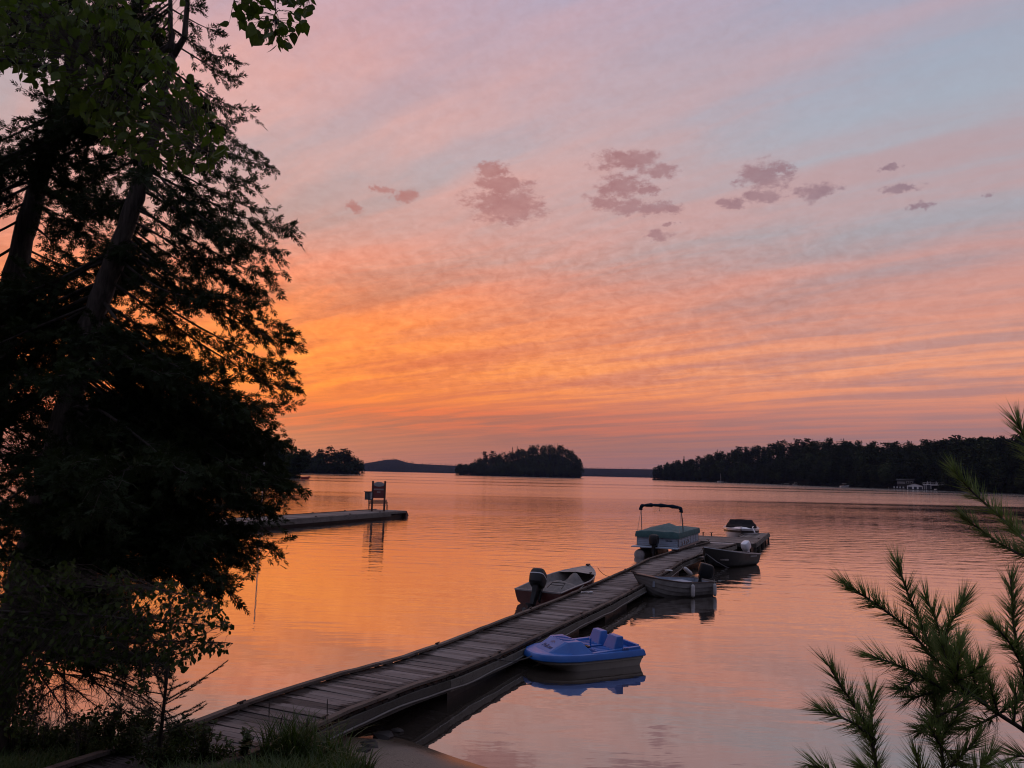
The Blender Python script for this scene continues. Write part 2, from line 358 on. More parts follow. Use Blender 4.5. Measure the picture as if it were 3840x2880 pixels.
def wood(name, c, dark, rough=.75, edge=True):
    # weathered boards: grain, knots, dark damp stains that gather towards the ends of each board
    m = bpy.data.materials.new(name); m.use_nodes = True; t = NT(m.node_tree); b = t.n['Principled BSDF']
    tcn = t.n.new('ShaderNodeTexCoord').outputs['Object']; geo = t.n.new('ShaderNodeNewGeometry')
    oi = t.n.new('ShaderNodeObjectInfo').outputs['Random']
    off = t.comb(t.m('MULTIPLY', oi, 37.), t.m('MULTIPLY', oi, 91.), t.m('MULTIPLY', oi, 13.))
    vec = t.v('ADD', tcn, off)
    gr = t.noise(t.v('MULTIPLY', vec, (1.2, 22, 22)), 3., 6, .65)
    big = t.noise(t.v('MULTIPLY', vec, (2., 3., 3.)), 1.3, 3, .5)
    knots = t.rng(t.noise(t.v('MULTIPLY', vec, (3.2, 9, 9)), 1.5, 2, .5), .68, .75)
    cc = t.mix(t.rng(gr, .3, .7), tuple(x*.62 for x in c)+(1,), tuple(c)+(1,))
    g = t.rng(oi, 0, 1, .45, 1.42)
    cc = t.mix(1., cc, t.comb(g, g, t.m('MULTIPLY', g, .98)), 'MULTIPLY')
    wn = t.noise(t.v('MULTIPLY', geo.outputs['Position'], (1, 1, 1)), 1.6, 5, .65)
    wn2 = t.noise(t.v('MULTIPLY', vec, (1.5, 14, 14)), 2.4, 4, .6)
    if edge:
        ax = t.m('ABSOLUTE', t.sep(tcn)[0])
        e = t.m('ADD', t.rng(ax, .25, .78, -.22, .55), t.m('ADD', t.m('MULTIPLY', t.m('SUBTRACT', wn, .5), 1.2), t.m('MULTIPLY', t.m('SUBTRACT', wn2, .5), 1.1)))
        stain = t.rng(e, -.02, .28, smooth=True)
    else:
        stain = t.m('MULTIPLY', t.rng(t.m('ADD', t.m('MULTIPLY', wn, .6), t.m('MULTIPLY', wn2, .4)), .46, .66, smooth=True), .75)
    cc = t.mix(t.m('MULTIPLY', stain, .88), cc, tuple(dark)+(1,))
    cc = t.mix(t.m('MULTIPLY', knots, .7), cc, tuple(x*.7 for x in dark)+(1,))
    t.put(b.inputs['Base Color'], cc)
    t.put(b.inputs['Roughness'], t.rng(gr, .2, .8, rough*1.2, rough*.95)); t.put(b.inputs['Specular IOR Level'], t.rng(stain, 0, 1, .22, .04))
    bn = t.n.new('ShaderNodeBump'); bn.inputs['Strength'].default_value = .5; bn.inputs['Distance'].default_value = .004
    t.put(bn.inputs['Height'], t.m('ADD', gr, big)); t.l.new(bn.outputs[0], b.inputs['Normal'])
    return m
M['plank'] = wood('weathered_plank', (.20, .175, .168), (.020, .015, .013), .75)
M['plank2'] = wood('weathered_plank_grey', (.19, .17, .16), (.05, .04, .036), .65, edge=False)
M['rail'] = wood('weathered_rail', (.12, .1, .088), (.03, .022, .018), .7, edge=False)
M['fascia'] = wood('weathered_fascia', (.15, .14, .125), (.05, .045, .035), .75, edge=False)
M['ldock'] = wood('grey_dock_board', (.2, .185, .175), (.07, .06, .055), .75, edge=False)

# ---------------------------------------------------------------- water
m = bpy.data.materials.new('lake_water'); m.use_nodes = True; t = NT(m.node_tree)
for n in list(t.n):
    if n.type != 'OUTPUT_MATERIAL': t.n.remove(n)
pos = t.n.new('ShaderNodeNewGeometry').outputs['Position']
wx, wy, wz = t.sep(pos)
wobl = t.v('SCALE', t.v('SUBTRACT', t.noise(pos, .12, 3, .5, col=True), (.5, .5, .5)), scale=2.)
def rip(sx, sy, sc, det=3, ang=0.):
    return t.noise(t.rot(t.v('MULTIPLY', t.v('ADD', pos, wobl), (1, 1, 1)), ang) if False else t.v('MULTIPLY', t.rot(t.v('ADD', pos, wobl), ang), (sx, sy, 1)), sc, det, .5)
patch = t.noise(t.v('MULTIPLY', pos, (.010, .028, 1)), 1., 4, .55)            # cat's-paws and slicks
streak = t.noise(t.v('MULTIPLY', pos, (.0016, .016, 1)), 1., 3, .5)
yfar = t.m('ADD', wy, t.m('MULTIPLY', t.m('SUBTRACT', patch, .5), 90.))
ruffle = t.rng(yfar, 82, 150, smooth=True)
ruffle = t.m('MULTIPLY', ruffle, t.rng(streak, .40, .47, .55, 1., smooth=True))
mid = t.rng(wy, 13, 46, .22, 1., smooth=True)
amp = t.m('MULTIPLY', mid, t.rng(patch, .36, .62, .35, 1.25, smooth=True))
h = t.m('MULTIPLY', t.m('SUBTRACT', rip(.35, 1.15, 1.0, 2, .12), .5), .038)
h = t.m('ADD', h, t.m('MULTIPLY', t.m('SUBTRACT', rip(.8, 2.6, 1.0, 3, -.1), .5), .019))
h = t.m('ADD', h, t.m('MULTIPLY', t.m('SUBTRACT', rip(2.2, 7., 1.0, 2, .05), .5), .0034))
h = t.m('MULTIPLY', h, amp)
bn = t.n.new('ShaderNodeBump'); bn.inputs['Strength'].default_value = 1.0; bn.inputs['Distance'].default_value = 1.0
t.put(bn.inputs['Height'], h)
gl = t.n.new('ShaderNodeBsdfGlossy'); gl.inputs['Color'].default_value = (.97, .97, .97, 1)
t.put(gl.inputs['Roughness'], t.m('ADD', t.m('MULTIPLY', ruffle, .13), .012)); t.l.new(bn.outputs[0], gl.inputs['Normal'])
df = t.n.new('ShaderNodeBsdfDiffuse'); df.inputs['Color'].default_value = (.05, .04, .032, 1)
fr = t.n.new('ShaderNodeLayerWeight'); fr.inputs['Blend'].default_value = .5; t.l.new(bn.outputs[0], fr.inputs['Normal'])
mx = t.n.new('ShaderNodeMixShader'); t.put(mx.inputs[0], t.rng(fr.outputs['Facing'], .5, 1., .27, .985))
t.l.new(df.outputs[0], mx.inputs[1]); t.l.new(gl.outputs[0], mx.inputs[2])
t.l.new(mx.outputs[0], t.n['Material Output'].inputs['Surface'])
M['water'] = m
o = MB().add([(-9000, -40, 0), (9000, -40, 0), (9000, 14000, 0), (-9000, 14000, 0)], [(0, 1, 2, 3)]).build('lake_water', M['water']); tag(o, 'calm lake water mirroring the orange and pink sunset sky', kind='structure')

# ---------------------------------------------------------------- near shore
SHX = [-60, -14, -8, -5, -2.4, -1.7, -1.1, -.7, -.14, .3, 1.5, 3, 8, 20, 60]; SHY = [15, 12.3, 11.6, 11.6, 11.85, 12.1, 11.6, 11.25, 10.85, 10.5, 9.4, 8, 5.6, 2, -12]
PD = [-30, -4, 0, .25, 1.6, 3, 6, 9.5, 12, 30]; PZ = [-3, -.5, 0, .16, .34, .6, 1.5, 2.3, 2.45, 3.2]
SD = [-30, -4, 0, 1.2, 2.2, 3.2, 6, 9.5, 12, 30]; SZ = [-3, -.28, 0, .09, .2, .6, 1.6, 2.3, 2.45, 3.2]
def ground_z(x, y):
    d = np.interp(x, SHX, SHY)-y
    w = np.clip((np.asarray(x)+2.5)/.7, 0, 1)
    z = np.interp(d, PD, PZ)*(1-w)+np.interp(d, SD, SZ)*w
    n = .05*np.sin(x*1.7+y*.6)*np.cos(y*1.3-x*.4)+.03*np.sin(x*4.1-y*3.3)
    return z+n*np.clip(d-.4, 0, 1)
gx = np.arange(-45, 45.01, .3); gy = np.arange(-22, 15.5, .3)
GX, GY = np.meshgrid(gx, gy); GZ = ground_z(GX, GY)
nx, ny = len(gx), len(gy); idx = np.arange(nx*ny).reshape(ny, nx)
Fq = np.stack([idx[:-1, :-1], idx[:-1, 1:], idx[1:, 1:], idx[1:, :-1]], -1).reshape(-1, 4)
m = bpy.data.materials.new('shore_ground'); m.use_nodes = True; t = NT(m.node_tree); b = t.n['Principled BSDF']
pos = t.n.new('ShaderNodeNewGeometry').outputs['Position']; pz = t.sep(pos)[2]
nn = t.noise(pos, 3., 5, .6); nf = t.noise(pos, 60., 3, .6)
soil = t.mix(t.rng(nn, .35, .65), (.03, .024, .016, 1), (.035, .045, .018, 1))
sand = t.mix(t.rng(nf, .3, .7), (.12, .09, .065, 1), (.24, .19, .145, 1)); sand = t.mix(t.rng(t.noise(pos, 14., 4, .65), .62, .7), sand, (.05, .038, .028, 1))
wet = t.rng(t.m('ADD', pz, t.m('MULTIPLY', nn, .02)), .012, .075, smooth=True)
sandc = t.mix(wet, (.075, .055, .04, 1), sand)
f = t.rng(t.m('ADD', pz, t.m('MULTIPLY', t.m('SUBTRACT', nn, .5), .12)), .17, .3, smooth=True)
t.put(b.inputs['Base Color'], t.mix(f, sandc, soil)); t.put(b.inputs['Roughness'], t.rng(wet, 0, 1, .16, .9))
bn = t.n.new('ShaderNodeBump'); bn.inputs['Strength'].default_value = .5; bn.inputs['Distance'].default_value = .02
t.put(bn.inputs['Height'], t.m('MULTIPLY', t.m('ADD', nn, t.m('MULTIPLY', nf, .4)), wet)); t.l.new(bn.outputs[0], b.inputs['Normal'])
o = raw('ground', np.stack([GX, GY, GZ], -1).reshape(-1, 3), Fq, m, smooth=True); tag(o, 'dark grassy lake bank running down to a strip of wet sand', kind='structure')

# ---------------------------------------------------------------- far shores and their woods
def clump_template(kind, nq, rng):                      # unit-height tree crown made of many small faces
    V = []; Fc = []
    def q(c, a, b_):
        k = len(V); V.extend([c-a-b_*.6, c+a*.9-b_, c+a+b_*.7, c-a*.8+b_]); Fc.append((k, k+1, k+2, k+3))
    for i in range(nq):
        u = rng.random()
        if kind == 'spruce':
            z = .06+.94*u**1.15; lay = math.floor(z*11)/11+.03; z = .65*z+.35*lay
            r = (.19*(1-z)**.85+.008)*(.45+.6*rng.random()); a = rng.random()*2*PI
            c = np.array([r*math.cos(a), r*math.sin(a), z-r*.35]); s = .018+.036*(1-z)
            out = np.array([math.cos(a), math.sin(a), -.35])*s; side = np.array([-math.sin(a), math.cos(a), .1*rng.normal()])*s*.6
        elif kind == 'pine':
            k = rng.integers(0, 9); rs = np.random.default_rng(k+100*int(nq)); zc = .38+.075*k; ac = rs.random()*2*PI
            rc = (.15 if k < 7 else .05)*(.5+.7*rs.random())*(1.15-.5*abs(zc-.62)/.4)
            p = rng.normal(size=3)*np.array([.075, .075, .026]); c = np.array([rc*math.cos(ac), rc*math.sin(ac), zc])+p
            s = .022+.018*rng.random(); out = rng.normal(size=3); out[2] *= .35; out = out/np.linalg.norm(out)*s
            side = np.cross(out, rng.normal(size=3)); side = side/np.linalg.norm(side)*s*.7
        else:
            d = rng.normal(size=3); d /= np.linalg.norm(d); lump = 1+.22*math.sin(d[0]*5+d[2]*4)+.15*math.sin(d[1]*7)
            rr = (.6+.4*rng.random()**.5)*lump
            c = np.array([.24*d[0]*rr, .24*d[1]*rr, .6+.36*d[2]*rr]); s = .02+.025*rng.random()
            out = rng.normal(size=3); out = out/np.linalg.norm(out)*s; side = np.cross(out, rng.normal(size=3)); side = side/np.linalg.norm(side)*s
        q(c, out, side)
    return np.array(V), np.array(Fc)
TPL = {}
for kd in ('spruce', 'pine', 'leafy'):
    for lod, nq in (('near', 320), ('mid', 150), ('far', 60)):
        TPL[kd, lod] = [clump_template(kd, nq, np.random.default_rng(11+i)) for i in range(4)]
TRUNKT = MB().tube([(0, 0, 0), (.01, 0, .45), (0, .005, .97)], [.016, .011, .003], 5)
def plant(name, P, Hs, kinds, lod, mat_, label, cat):
    Vs, Fs, k0 = [], [], 0; rr = np.random.default_rng(3)
    for kd in set(kinds):
        sel0 = np.array([k == kd for k in kinds]); tp = rr.integers(0, 4, len(P))
        for j in range(4):
            sel = sel0 & (tp == j); n = int(sel.sum())
            if not n: continue
            tv, tf = TPL[kd, lod][j]; a = rr.random(n)*2*PI; w = .8+.5*rr.random(n); hh = Hs[sel]
            Mx = np.zeros((n, 3, 3)); Mx[:, 0, 0] = np.cos(a)*w*hh; Mx[:, 0, 1] = -np.sin(a)*w*hh; Mx[:, 1, 0] = np.sin(a)*w*hh; Mx[:, 1, 1] = np.cos(a)*w*hh; Mx[:, 2, 2] = hh
            V, Fq = inst(tv, tf, Mx, P[sel]); Vs.append(V); Fs.append(Fq+k0); k0 += len(V)
    o = raw(name, np.concatenate(Vs), np.concatenate(Fs), mat_); tag(o, label, cat, kind='stuff'); return o
def shore(name, st, th, ntree, mix, lod, label, wl, keep=None, mat_='forest'):
    # st: rows of (pixel x, shoreline distance, extra distance to the ridge, pixel y of the tree-top skyline)
    st = np.array(st, float); xs = np.linspace(st[0, 0], st[-1, 0], 60)
    SY = np.interp(xs, st[:, 0], st[:, 1]); RD = np.interp(xs, st[:, 0], st[:, 2]); TY = np.interp(xs, st[:, 0], st[:, 3])
    def sect(i, tt):
        Y = SY[i]+RD[i]*tt; p = at(xs[i], TY[i], SY[i]+RD[i]); zr = max(.5, p[2]-th*.86)
        q = at(xs[i], 1780, Y); return np.array([q[0], Y, zr*(1-(1-min(tt, 1))**1.7)+.0])
    secs = []
    for i in range(60):
        a = sect(i, 0.); s_ = [a+[0, -.5, -1.], a+[0, 0, .15], sect(i, .06)+[0, 0, .4], sect(i, .3), sect(i, .6), sect(i, 1.), sect(i, 1.6), sect(i, 2.4)*np.array([1, 1, 0])+[0, 0, -1]]
        secs.append([tuple(p) for p in s_])
    o = MB().loft(secs, cap0=True, cap1=True).build(name, M['land'], smooth='all'); tag(o, label, kind='structure')
    rr = np.random.default_rng(len(name)*7+ntree); P = []; Hs = []; kd = []
    while len(P) < ntree:
        u = rr.random()*59; i = int(u); f = u-i; tt = (rr.random()**.9*1.1+.02) if rr.random() < .6 else rr.random()*.14+.002
        p = sect(i, tt)*(1-f)+sect(min(59, i+1), tt)*f
        if keep is not None and not keep(xs[i]+f*(xs[1]-xs[0]), tt): continue
        p = p+np.array([rr.normal()*2, rr.normal()*2, -.3]); P.append(p); Hs.append(th*(.68+.4*rr.random()**1.3)*(1. if tt > .12 else .75)); kd.append(rr.choice(['spruce', 'pine', 'leafy'], p=mix))
    P = np.array(P); Hs = np.array(Hs)
    con = [k != 'leafy' for k in kd]
    c = np.array(con)
    if c.any(): plant(name+'_wood', P[c], Hs[c], [k for k in kd if k != 'leafy'], lod, M[mat_], wl, 'forest')
    if (~c).any(): plant(name+'_broadleaf_wood', P[~c], Hs[~c], ['leafy']*int((~c).sum()), lod, M['forest2'], wl.replace('conifer', 'broadleaf'), 'forest')
def cabin_clear(x, tt):
    return not ((3400 < x < 3548 and tt < .13) or (3345 < x <= 3400 and tt < .09) or (3130 < x < 3200 and tt < .1) or (2930 < x < 3020 and tt < .08) or (2680 < x < 2735 and tt < .1))
shore('right_shore', [(2458, 1000, 14, 1776), (2475, 985, 25, 1752), (2520, 950, 45, 1738), (2600, 880, 70, 1722), (2760, 770, 95, 1690), (2900, 670, 120, 1667), (3070, 575, 130, 1653), (3200, 525, 120, 1658),
      (3350, 470, 105, 1676), (3450, 440, 95, 1674), (3560, 415, 95, 1664), (3700, 385, 95, 1660), (3840, 357, 95, 1648), (4050, 310, 95, 1630), (4400, 250, 90, 1600)],
      17, 2200, [.5, .32, .18], 'near', 'wooded ridge along the right side of the lake', 'dark mixed conifer forest covering the ridge on the right shore', cabin_clear)
shore('island', [(1716, 1145, 10, 1768), (1745, 1140, 20, 1752), (1800, 1130, 50, 1722), (1850, 1120, 80, 1712), (1915, 1110, 95, 1694), (1985, 1100, 110, 1678), (2030, 1098, 110, 1668), (2090, 1095, 105, 1668), (2130, 1095, 80, 1686), (2160, 1100, 50, 1708), (2178, 1105, 16, 1740)],
      17, 900, [.4, .2, .4], 'mid', 'humped rocky island in the middle of the lake', 'dark conifer wood covering the humped island in mid lake')
shore('left_island', [(1010, 690, 30, 1716), (1120, 680, 40, 1708), (1180, 690, 40, 1704), (1240, 700, 36, 1694), (1300, 705, 30, 1702), (1335, 710, 20, 1716), (1352, 715, 10, 1738)],
      13, 380, [.3, .35, .35], 'mid', 'low wooded point at the left of the lake', 'dark conifer wood on the low point at left')
shore('left_shore', [(300, 200, 60, 1500), (600, 240, 60, 1510), (800, 270, 55, 1520), (900, 290, 50, 1556), (980, 300, 45, 1625), (1040, 310, 34, 1664), (1090, 318, 22, 1690), (1118, 322, 10, 1730)],
      15, 330, [.5, .25, .25], 'near', 'steep wooded bank of the left shore', 'dark conifer wood on the near left shore behind the cedars')
shore('far_shore', [(900, 3300, 250, 1722), (1340, 3200, 250, 1735), (1400, 3200, 300, 1726), (1440, 3200, 320, 1718), (1480, 3200, 330, 1714), (1500, 3200, 330, 1722), (1540, 3200, 300, 1732), (1640, 3200, 300, 1737), (1760, 3250, 300, 1742), (2000, 3300, 300, 1746), (2200, 3300, 300, 1750), (2460, 3300, 300, 1754), (2700, 3300, 300, 1758), (3200, 3300, 300, 1770)],
      9, 2600, [.4, .1, .5], 'far', 'distant hills closing the far end of the lake', 'hazy distant conifer forest along the far end of the lake')

# skyline trees one can pick out
def far_tree(kind, px, py, Y, hgt, label, group):
    top = at(px, py, Y); o = empty('pine_tree' if kind == 'pine' else ('spruce_tree' if kind == 'spruce' else 'broadleaf_tree'), label, 'tree', (top[0], top[1], top[2]-hgt), random.random()*6, group)
    key = ('me', kind, random.randrange(3))
    if key not in TPL:
        tv, tf = clump_template(kind, 420, np.random.default_rng(50+key[2])); TPL[key] = (tv, tf)
        oo = raw('crown', tv, tf, M['forest']); TPL[key+('m',)] = oo.data; bpy.data.objects.remove(oo)
        oo = TRUNKT.build('trunk', M['twig']); TPL[key+('t',)] = oo.data; bpy.data.objects.remove(oo)
    for nm, k in (('crown', 'm'), ('trunk', 't')):
        c = bpy.data.objects.new(nm, TPL[key+(k,)]); COL.objects.link(c); c.parent = o; c.scale = (hgt*1.05, hgt*1.05, hgt)
    return o
G = 'trees on the right ridge skyline'
ORD = ['first', 'second', 'third', 'fourth', 'fifth', 'sixth', 'seventh', 'eighth', 'ninth']; cnt = {}
def nth(k): cnt[k] = cnt.get(k, 0)+1; return ORD[cnt[k]-1]
for (px, py, kd) in [(2565, 1708, 'spruce'), (2690, 1684, 'spruce'), (2770, 1676, 'pine'), (2934, 1656, 'spruce'), (2989, 1648, 'pine'), (3028, 1646, 'pine'), (3111, 1644, 'pine'), (3163, 1648, 'spruce'), (3358, 1660, 'pine'), (3470, 1650, 'pine'), (3658, 1664, 'spruce'), (3714, 1646, 'pine'), (3755, 1646, 'pine')]:
    Yr = np.interp(px, [2520, 2760, 3070, 3450, 3840], [985, 850, 690, 525, 440])
    far_tree(kd, px, py, Yr, 19, 'dark '+kd+' on the right shore skyline, '+nth('r'+kd)+' '+kd+' from its left tip', G+(' pines' if kd == 'pine' else ' spruces'))
far_tree('pine', 3585, 1636, 490, 25, 'tallest pine on the right shore, its whorled top above the boathouses', None)
for (px, py, kd) in [(1818, 1694, 'pine'), (1847, 1692, 'pine'), (1922, 1675, 'spruce'), (1940, 1672, 'spruce'), (2168, 1720, 'leafy')]:
    far_tree(kd, px, py, 1160, 20, {'pine': 'open pine near the low end of the mid-lake island, '+nth('ip')+' from the left', 'spruce': 'pointed spruce on the left shoulder of the mid-lake island, '+('left' if px < 1930 else 'right')+' of the pair', 'leafy': 'broadleaf tree at the right end of the mid-lake island'}[kd], None if kd == 'leafy' else 'island '+kd+'s')
for (px, py) in [(1203, 1686), (1239, 1676), (1292, 1684), (1306, 1690), (1157, 1694)]:
    far_tree('pine', px, py, 715, 19, {1157: 'leftmost rounded pine on the low wooded point, beside the cedar', 1203: 'rounded pine on the low point, second from the cedar', 1239: 'tallest rounded pine in the middle of the low wooded point', 1292: 'left of two close pines near the tip of the low point', 1306: 'right of two close pines near the tip of the low point'}[px], 'pines on the left point')
far_tree('spruce', 1020, 1608, 325, 14, 'narrow spruce topping the near left shore beside the cedar', None)

# ================================================================= long floating dock
DL = np.array([(-5.35, 7.75, .70), (-4.72, 9.2, .63), (-4.23, 10.36, .58), (-3.57, 11.92, .56), (-2.86, 13.45, .50), (-2.15, 14.89, .40), (-1.37, 16.54, .36), (.37, 20.32, .36), (1.52, 22.74, .37), (3.1, 26.4, .37),
               (4.76, 30.31, .38), (6.05, 33.5, .42), (7.23, 35.97, .40), (8.63, 38.62, .40), (10.5, 41.9, .40), (11.25, 43.2, .40)])
HW = .77
def sm(P, step):
    P = np.asarray(P, float); s = np.concatenate([[0], np.cumsum(np.linalg.norm(np.diff(P, axis=0), axis=1))])
    q = np.arange(0, s[-1], step/6); R = np.stack([np.interp(q, s, P[:, i]) for i in range(3)], 1)
    k = np.ones(9)/9; Rp = np.pad(R, ((4, 4), (0, 0)), 'edge'); R = np.stack([np.convolve(Rp[:, i], k, 'valid') for i in range(3)], 1)
    s = np.concatenate([[0], np.cumsum(np.linalg.norm(np.diff(R, axis=0), axis=1))]); q = np.arange(0, s[-1], step)
    return np.stack([np.interp(q, s, R[:, i]) for i in range(3)], 1)
DC = sm(DL, .149)
tan = np.gradient(DC, axis=0); tan /= np.linalg.norm(tan, axis=1, keepdims=True)
right = np.stack([tan[:, 1], -tan[:, 0], 0*tan[:, 0]], 1); right /= np.linalg.norm(right, axis=1, keepdims=True)
CEN = DC+right*HW
dock = empty('floating_dock', 'long weathered plank dock running from the grassy bank out to the boats', 'dock', tuple(CEN[0]))
off = -CEN[0]
pm_ = None
def board_mesh(L, Wd, T): return MB().box((0, 0, 0), (L, Wd, T)).build('tmp', None, bevel=.004)
tmpb = [MB().box((0, 0, 0), (2*HW+dl, .141, .038)).build('tmp', M['plank'], bevel=.004) for dl in (0., .015, -.02)]
PLME = [b_.data for b_ in tmpb]
for b_ in tmpb: bpy.data.objects.remove(b_)
rr = random.Random(5)
for i in range(len(CEN)):
    c = bpy.data.objects.new('plank', PLME[i % 3]); COL.objects.link(c); c.parent = dock
    r_ = Vector(right[i]); t_ = Vector(tan[i]); u_ = r_.cross(t_)
    mtx = Matrix((r_, t_, u_)).transposed().to_4x4()
    jit = Matrix.Rotation(rr.gauss(0, .006), 4, 'Z') @ Matrix.Rotation(rr.gauss(0, .008), 4, 'Y') @ Matrix.Rotation(rr.gauss(0, .028), 4, 'X')
    p = Vector(CEN[i]+off)+r_*rr.gauss(0, .008)+t_*rr.gauss(0, .003)+Vector((0, 0, -.019+rr.gauss(0, .004)))
    c.matrix_local = Matrix.Translation(p) @ mtx @ jit
def sweep(name, mat_, i0, i1, lat, zc, w, h, parent=dock, wob=.006):
    secs = []
    for i in list(range(i0, i1, 3))+[i1]:
        i = min(i, len(CEN)-1); p = CEN[i]+off+right[i]*(lat+rr.gauss(0, wob*.4))+np.array([0, 0, zc+rr.gauss(0, wob*.5)])
        r_ = right[i]
        secs.append([tuple(p-r_*w/2+[0, 0, -h/2]), tuple(p+r_*w/2+[0, 0, -h/2]), tuple(p+r_*w/2+[0, 0, h/2]), tuple(p-r_*w/2+[0, 0, h/2])])
    return MB().loft(secs, ring=True, cap0=True, cap1=True).build(name, mat_, parent)
N = len(CEN)-1; cuts = [0, 24, 49, 74, 98, 123, 148, 172, 197, 222, N]
for a_, b_ in zip(cuts[:-1], cuts[1:]):
    if a_ >= N: break
    b_ = min(b_, N)
    for sgn in (-1, 1):
        sweep('edge_rail', M['rail'], a_, b_, sgn*(HW-.04), .046, .10, .044)
        sweep('fascia_board', M['fascia'], a_, b_, sgn*(HW+.022), -.135, .04, .19)
    sweep('stringer', M['fascia'], a_, b_, 0, -.12, .09, .16)
    for k in range(a_+2, b_-1, 11):                     # spacer blocks under the rails
        for sgn in (-1, 1):
            p = CEN[k]+off+right[k]*sgn*(HW-.04)
            MB().box(p+[0, 0, .012], (.09, .2, .024), rz=math.atan2(right[k][1], right[k][0])).build('rail_block', M['rail'], dock)
for i in range(58, N-4, 30):                             # floats below the deck
    p = CEN[i]+off
    MB().box((p[0], p[1], -CEN[0][2]+.05), (1.3, 2.4, .34), rz=math.atan2(right[i][1], right[i][0])).build('float', M['black_plastic'], dock)
pts = []
for i in range(14, N-30, 2):
    sag = -.175+.014*math.sin(i*.21)+.008*math.sin(i*.55)
    pts.append(CEN[i]+off+right[i]*(HW+.062)+np.array([0, 0, sag]))
MB().tube(pts, .014, 6).build('cable_pipe', M['dark_hull2'], dock, smooth=True)
for k in (26, 63, 96, 128, 160, 190):                    # cleats
    for sgn in (-1, 1):
        p = CEN[k]+off+right[k]*sgn*(HW-.05)+np.array([0, 0, .07]); a_ = math.atan2(tan[k][1], tan[k][0])
        MB().box(p+[0, 0, .012], (.05, .03, .03), rz=a_).box(p+[0, 0, .034], (.17, .022, .018), rz=a_).build('cleat', M['iron'], dock, bevel=.004)

# shore crib: rough stones under the dock's landward end
for k, (px, py, z, s) in enumerate([(1440, 2752, .06, .17), (1385, 2790, .08, .2), (1490, 2735, .03, .12), (1350, 2815, .1, .16)]):
    p = gz(px, py, z); rk = random.Random(k+3); v = MB().ell((0, 0, 0), (s, s*.8, s*.5), 7, 5)
    v.v = [(x+rk.gauss(0, s*.1), y+rk.gauss(0, s*.1), min(z_+rk.gauss(0, s*.07), s*.34)) for x, y, z_ in v.v]
    o = v.build('shore_stone', M['rock'], bevel=0, loc=(p[0], p[1], z-.03)); o.rotation_euler = (.1, .05, k*1.3)
    tag(o, ['flat grey stone under the landward end of the long dock', 'largest grey stone beside the grass tuft below the dock', 'small stone lying at the water edge beneath the dock', 'half-buried stone in the grass beside the long dock'][k], 'stone')

# ================================================================= T-shaped end platform
PO = np.array([13.68, 42.64]); pu = np.array([.395, .919]); pv = np.array([.919, -.395]); PZ0 = .45
pa = math.atan2(pv[1], pv[0])
plat = empty('dock_platform', 'grey plank platform with a finger pier at the far end of the long dock', 'dock', (PO[0], PO[1], PZ0), pa)   # local x = to the right, local y = away
rr = random.Random(9)
bw = .145
for k in range(27):
    y = .07+k*(bw+.006)
    b_ = MB().box((0, 0, 0), (3.75, bw, .04)).build('plank', M['plank2'], plat, bevel=.004); b_.location = (-1.86, y, -.02+rr.gauss(0, .002)); b_.rotation_euler = (rr.gauss(0, .006), 0, rr.gauss(0, .001))
for k in range(9):
    b_ = MB().box((0, 0, 0), (4.75, bw, .04)).build('plank', M['plank2'], plat, bevel=.004); b_.location = (-1.3+k*(bw+.006), 6.55, -.005+rr.gauss(0, .002)); b_.rotation_euler = (0, 0, PI/2)
for (a_, b_) in (((-3.74, -.03), (.02, -.03)), ((.04, -.03), (.04, 8.95)), ((-1.4, 4.2), (-1.4, 8.95)), ((-1.4, 8.97), (.06, 8.97)), ((-3.74, 4.14), (-1.42, 4.14)), ((-3.76, 0), (-3.76, 4.1))):
    MB().bar((a_[0], a_[1], -.11), (b_[0], b_[1], -.11), .045, .2).build('fascia_board', M['fascia'], plat)
MB().bar((-.02, .02, .03), (-.02, 8.9, .03), .1, .04).build('edge_rail', M['rail'], plat)
MB().bar((-1.38, 4.4, .045), (-1.38, 8.9, .045), .08, .045).build('edge_rail', M['rail'], plat)
for (x, y) in ((.0, .15), (.0, 2.4), (.0, 4.6), (.0, 6.6), (.0, 8.6)):
    MB().box((x-.02, y, -.38), (.12, .12, .5)).build('pile', M['fascia'], plat)
for (x, y, w_, l_) in ((-1.9, 1.2, 3.2, 1.6), (-1.9, 3.2, 3.2, 1.3), (-.7, 6.6, 1.1, 2.6)):
    MB().box((x, y, -.3), (w_, l_, .36)).build('float', M['black_plastic'], plat)
for (x, y) in ((-.4, .35), (-2.6, .3), (-.15, 3.6)):
    MB().box((x, y, .03), (.05, .04, .04)).box((x, y, .055), (.22, .03, .025)).build('cleat', M['iron'], plat, bevel=.004)
for (x, y) in ((-1.38, 8.6), (-1.36, 7.9), (-3.5, 4.1), (-3.0, 4.12)):
    MB().box((x, y, .1), (.06, .06, .2)).box((x, y, .2), (.2, .04, .03)).build('mooring_bollard', M['iron'], plat, bevel=.004)
# connecting ramp between the long dock and the platform edge
MB().box((-1.8, -.32, -.045), (1.5, .6, .03)).build('hinge_plate', M['alu_dull'], plat)

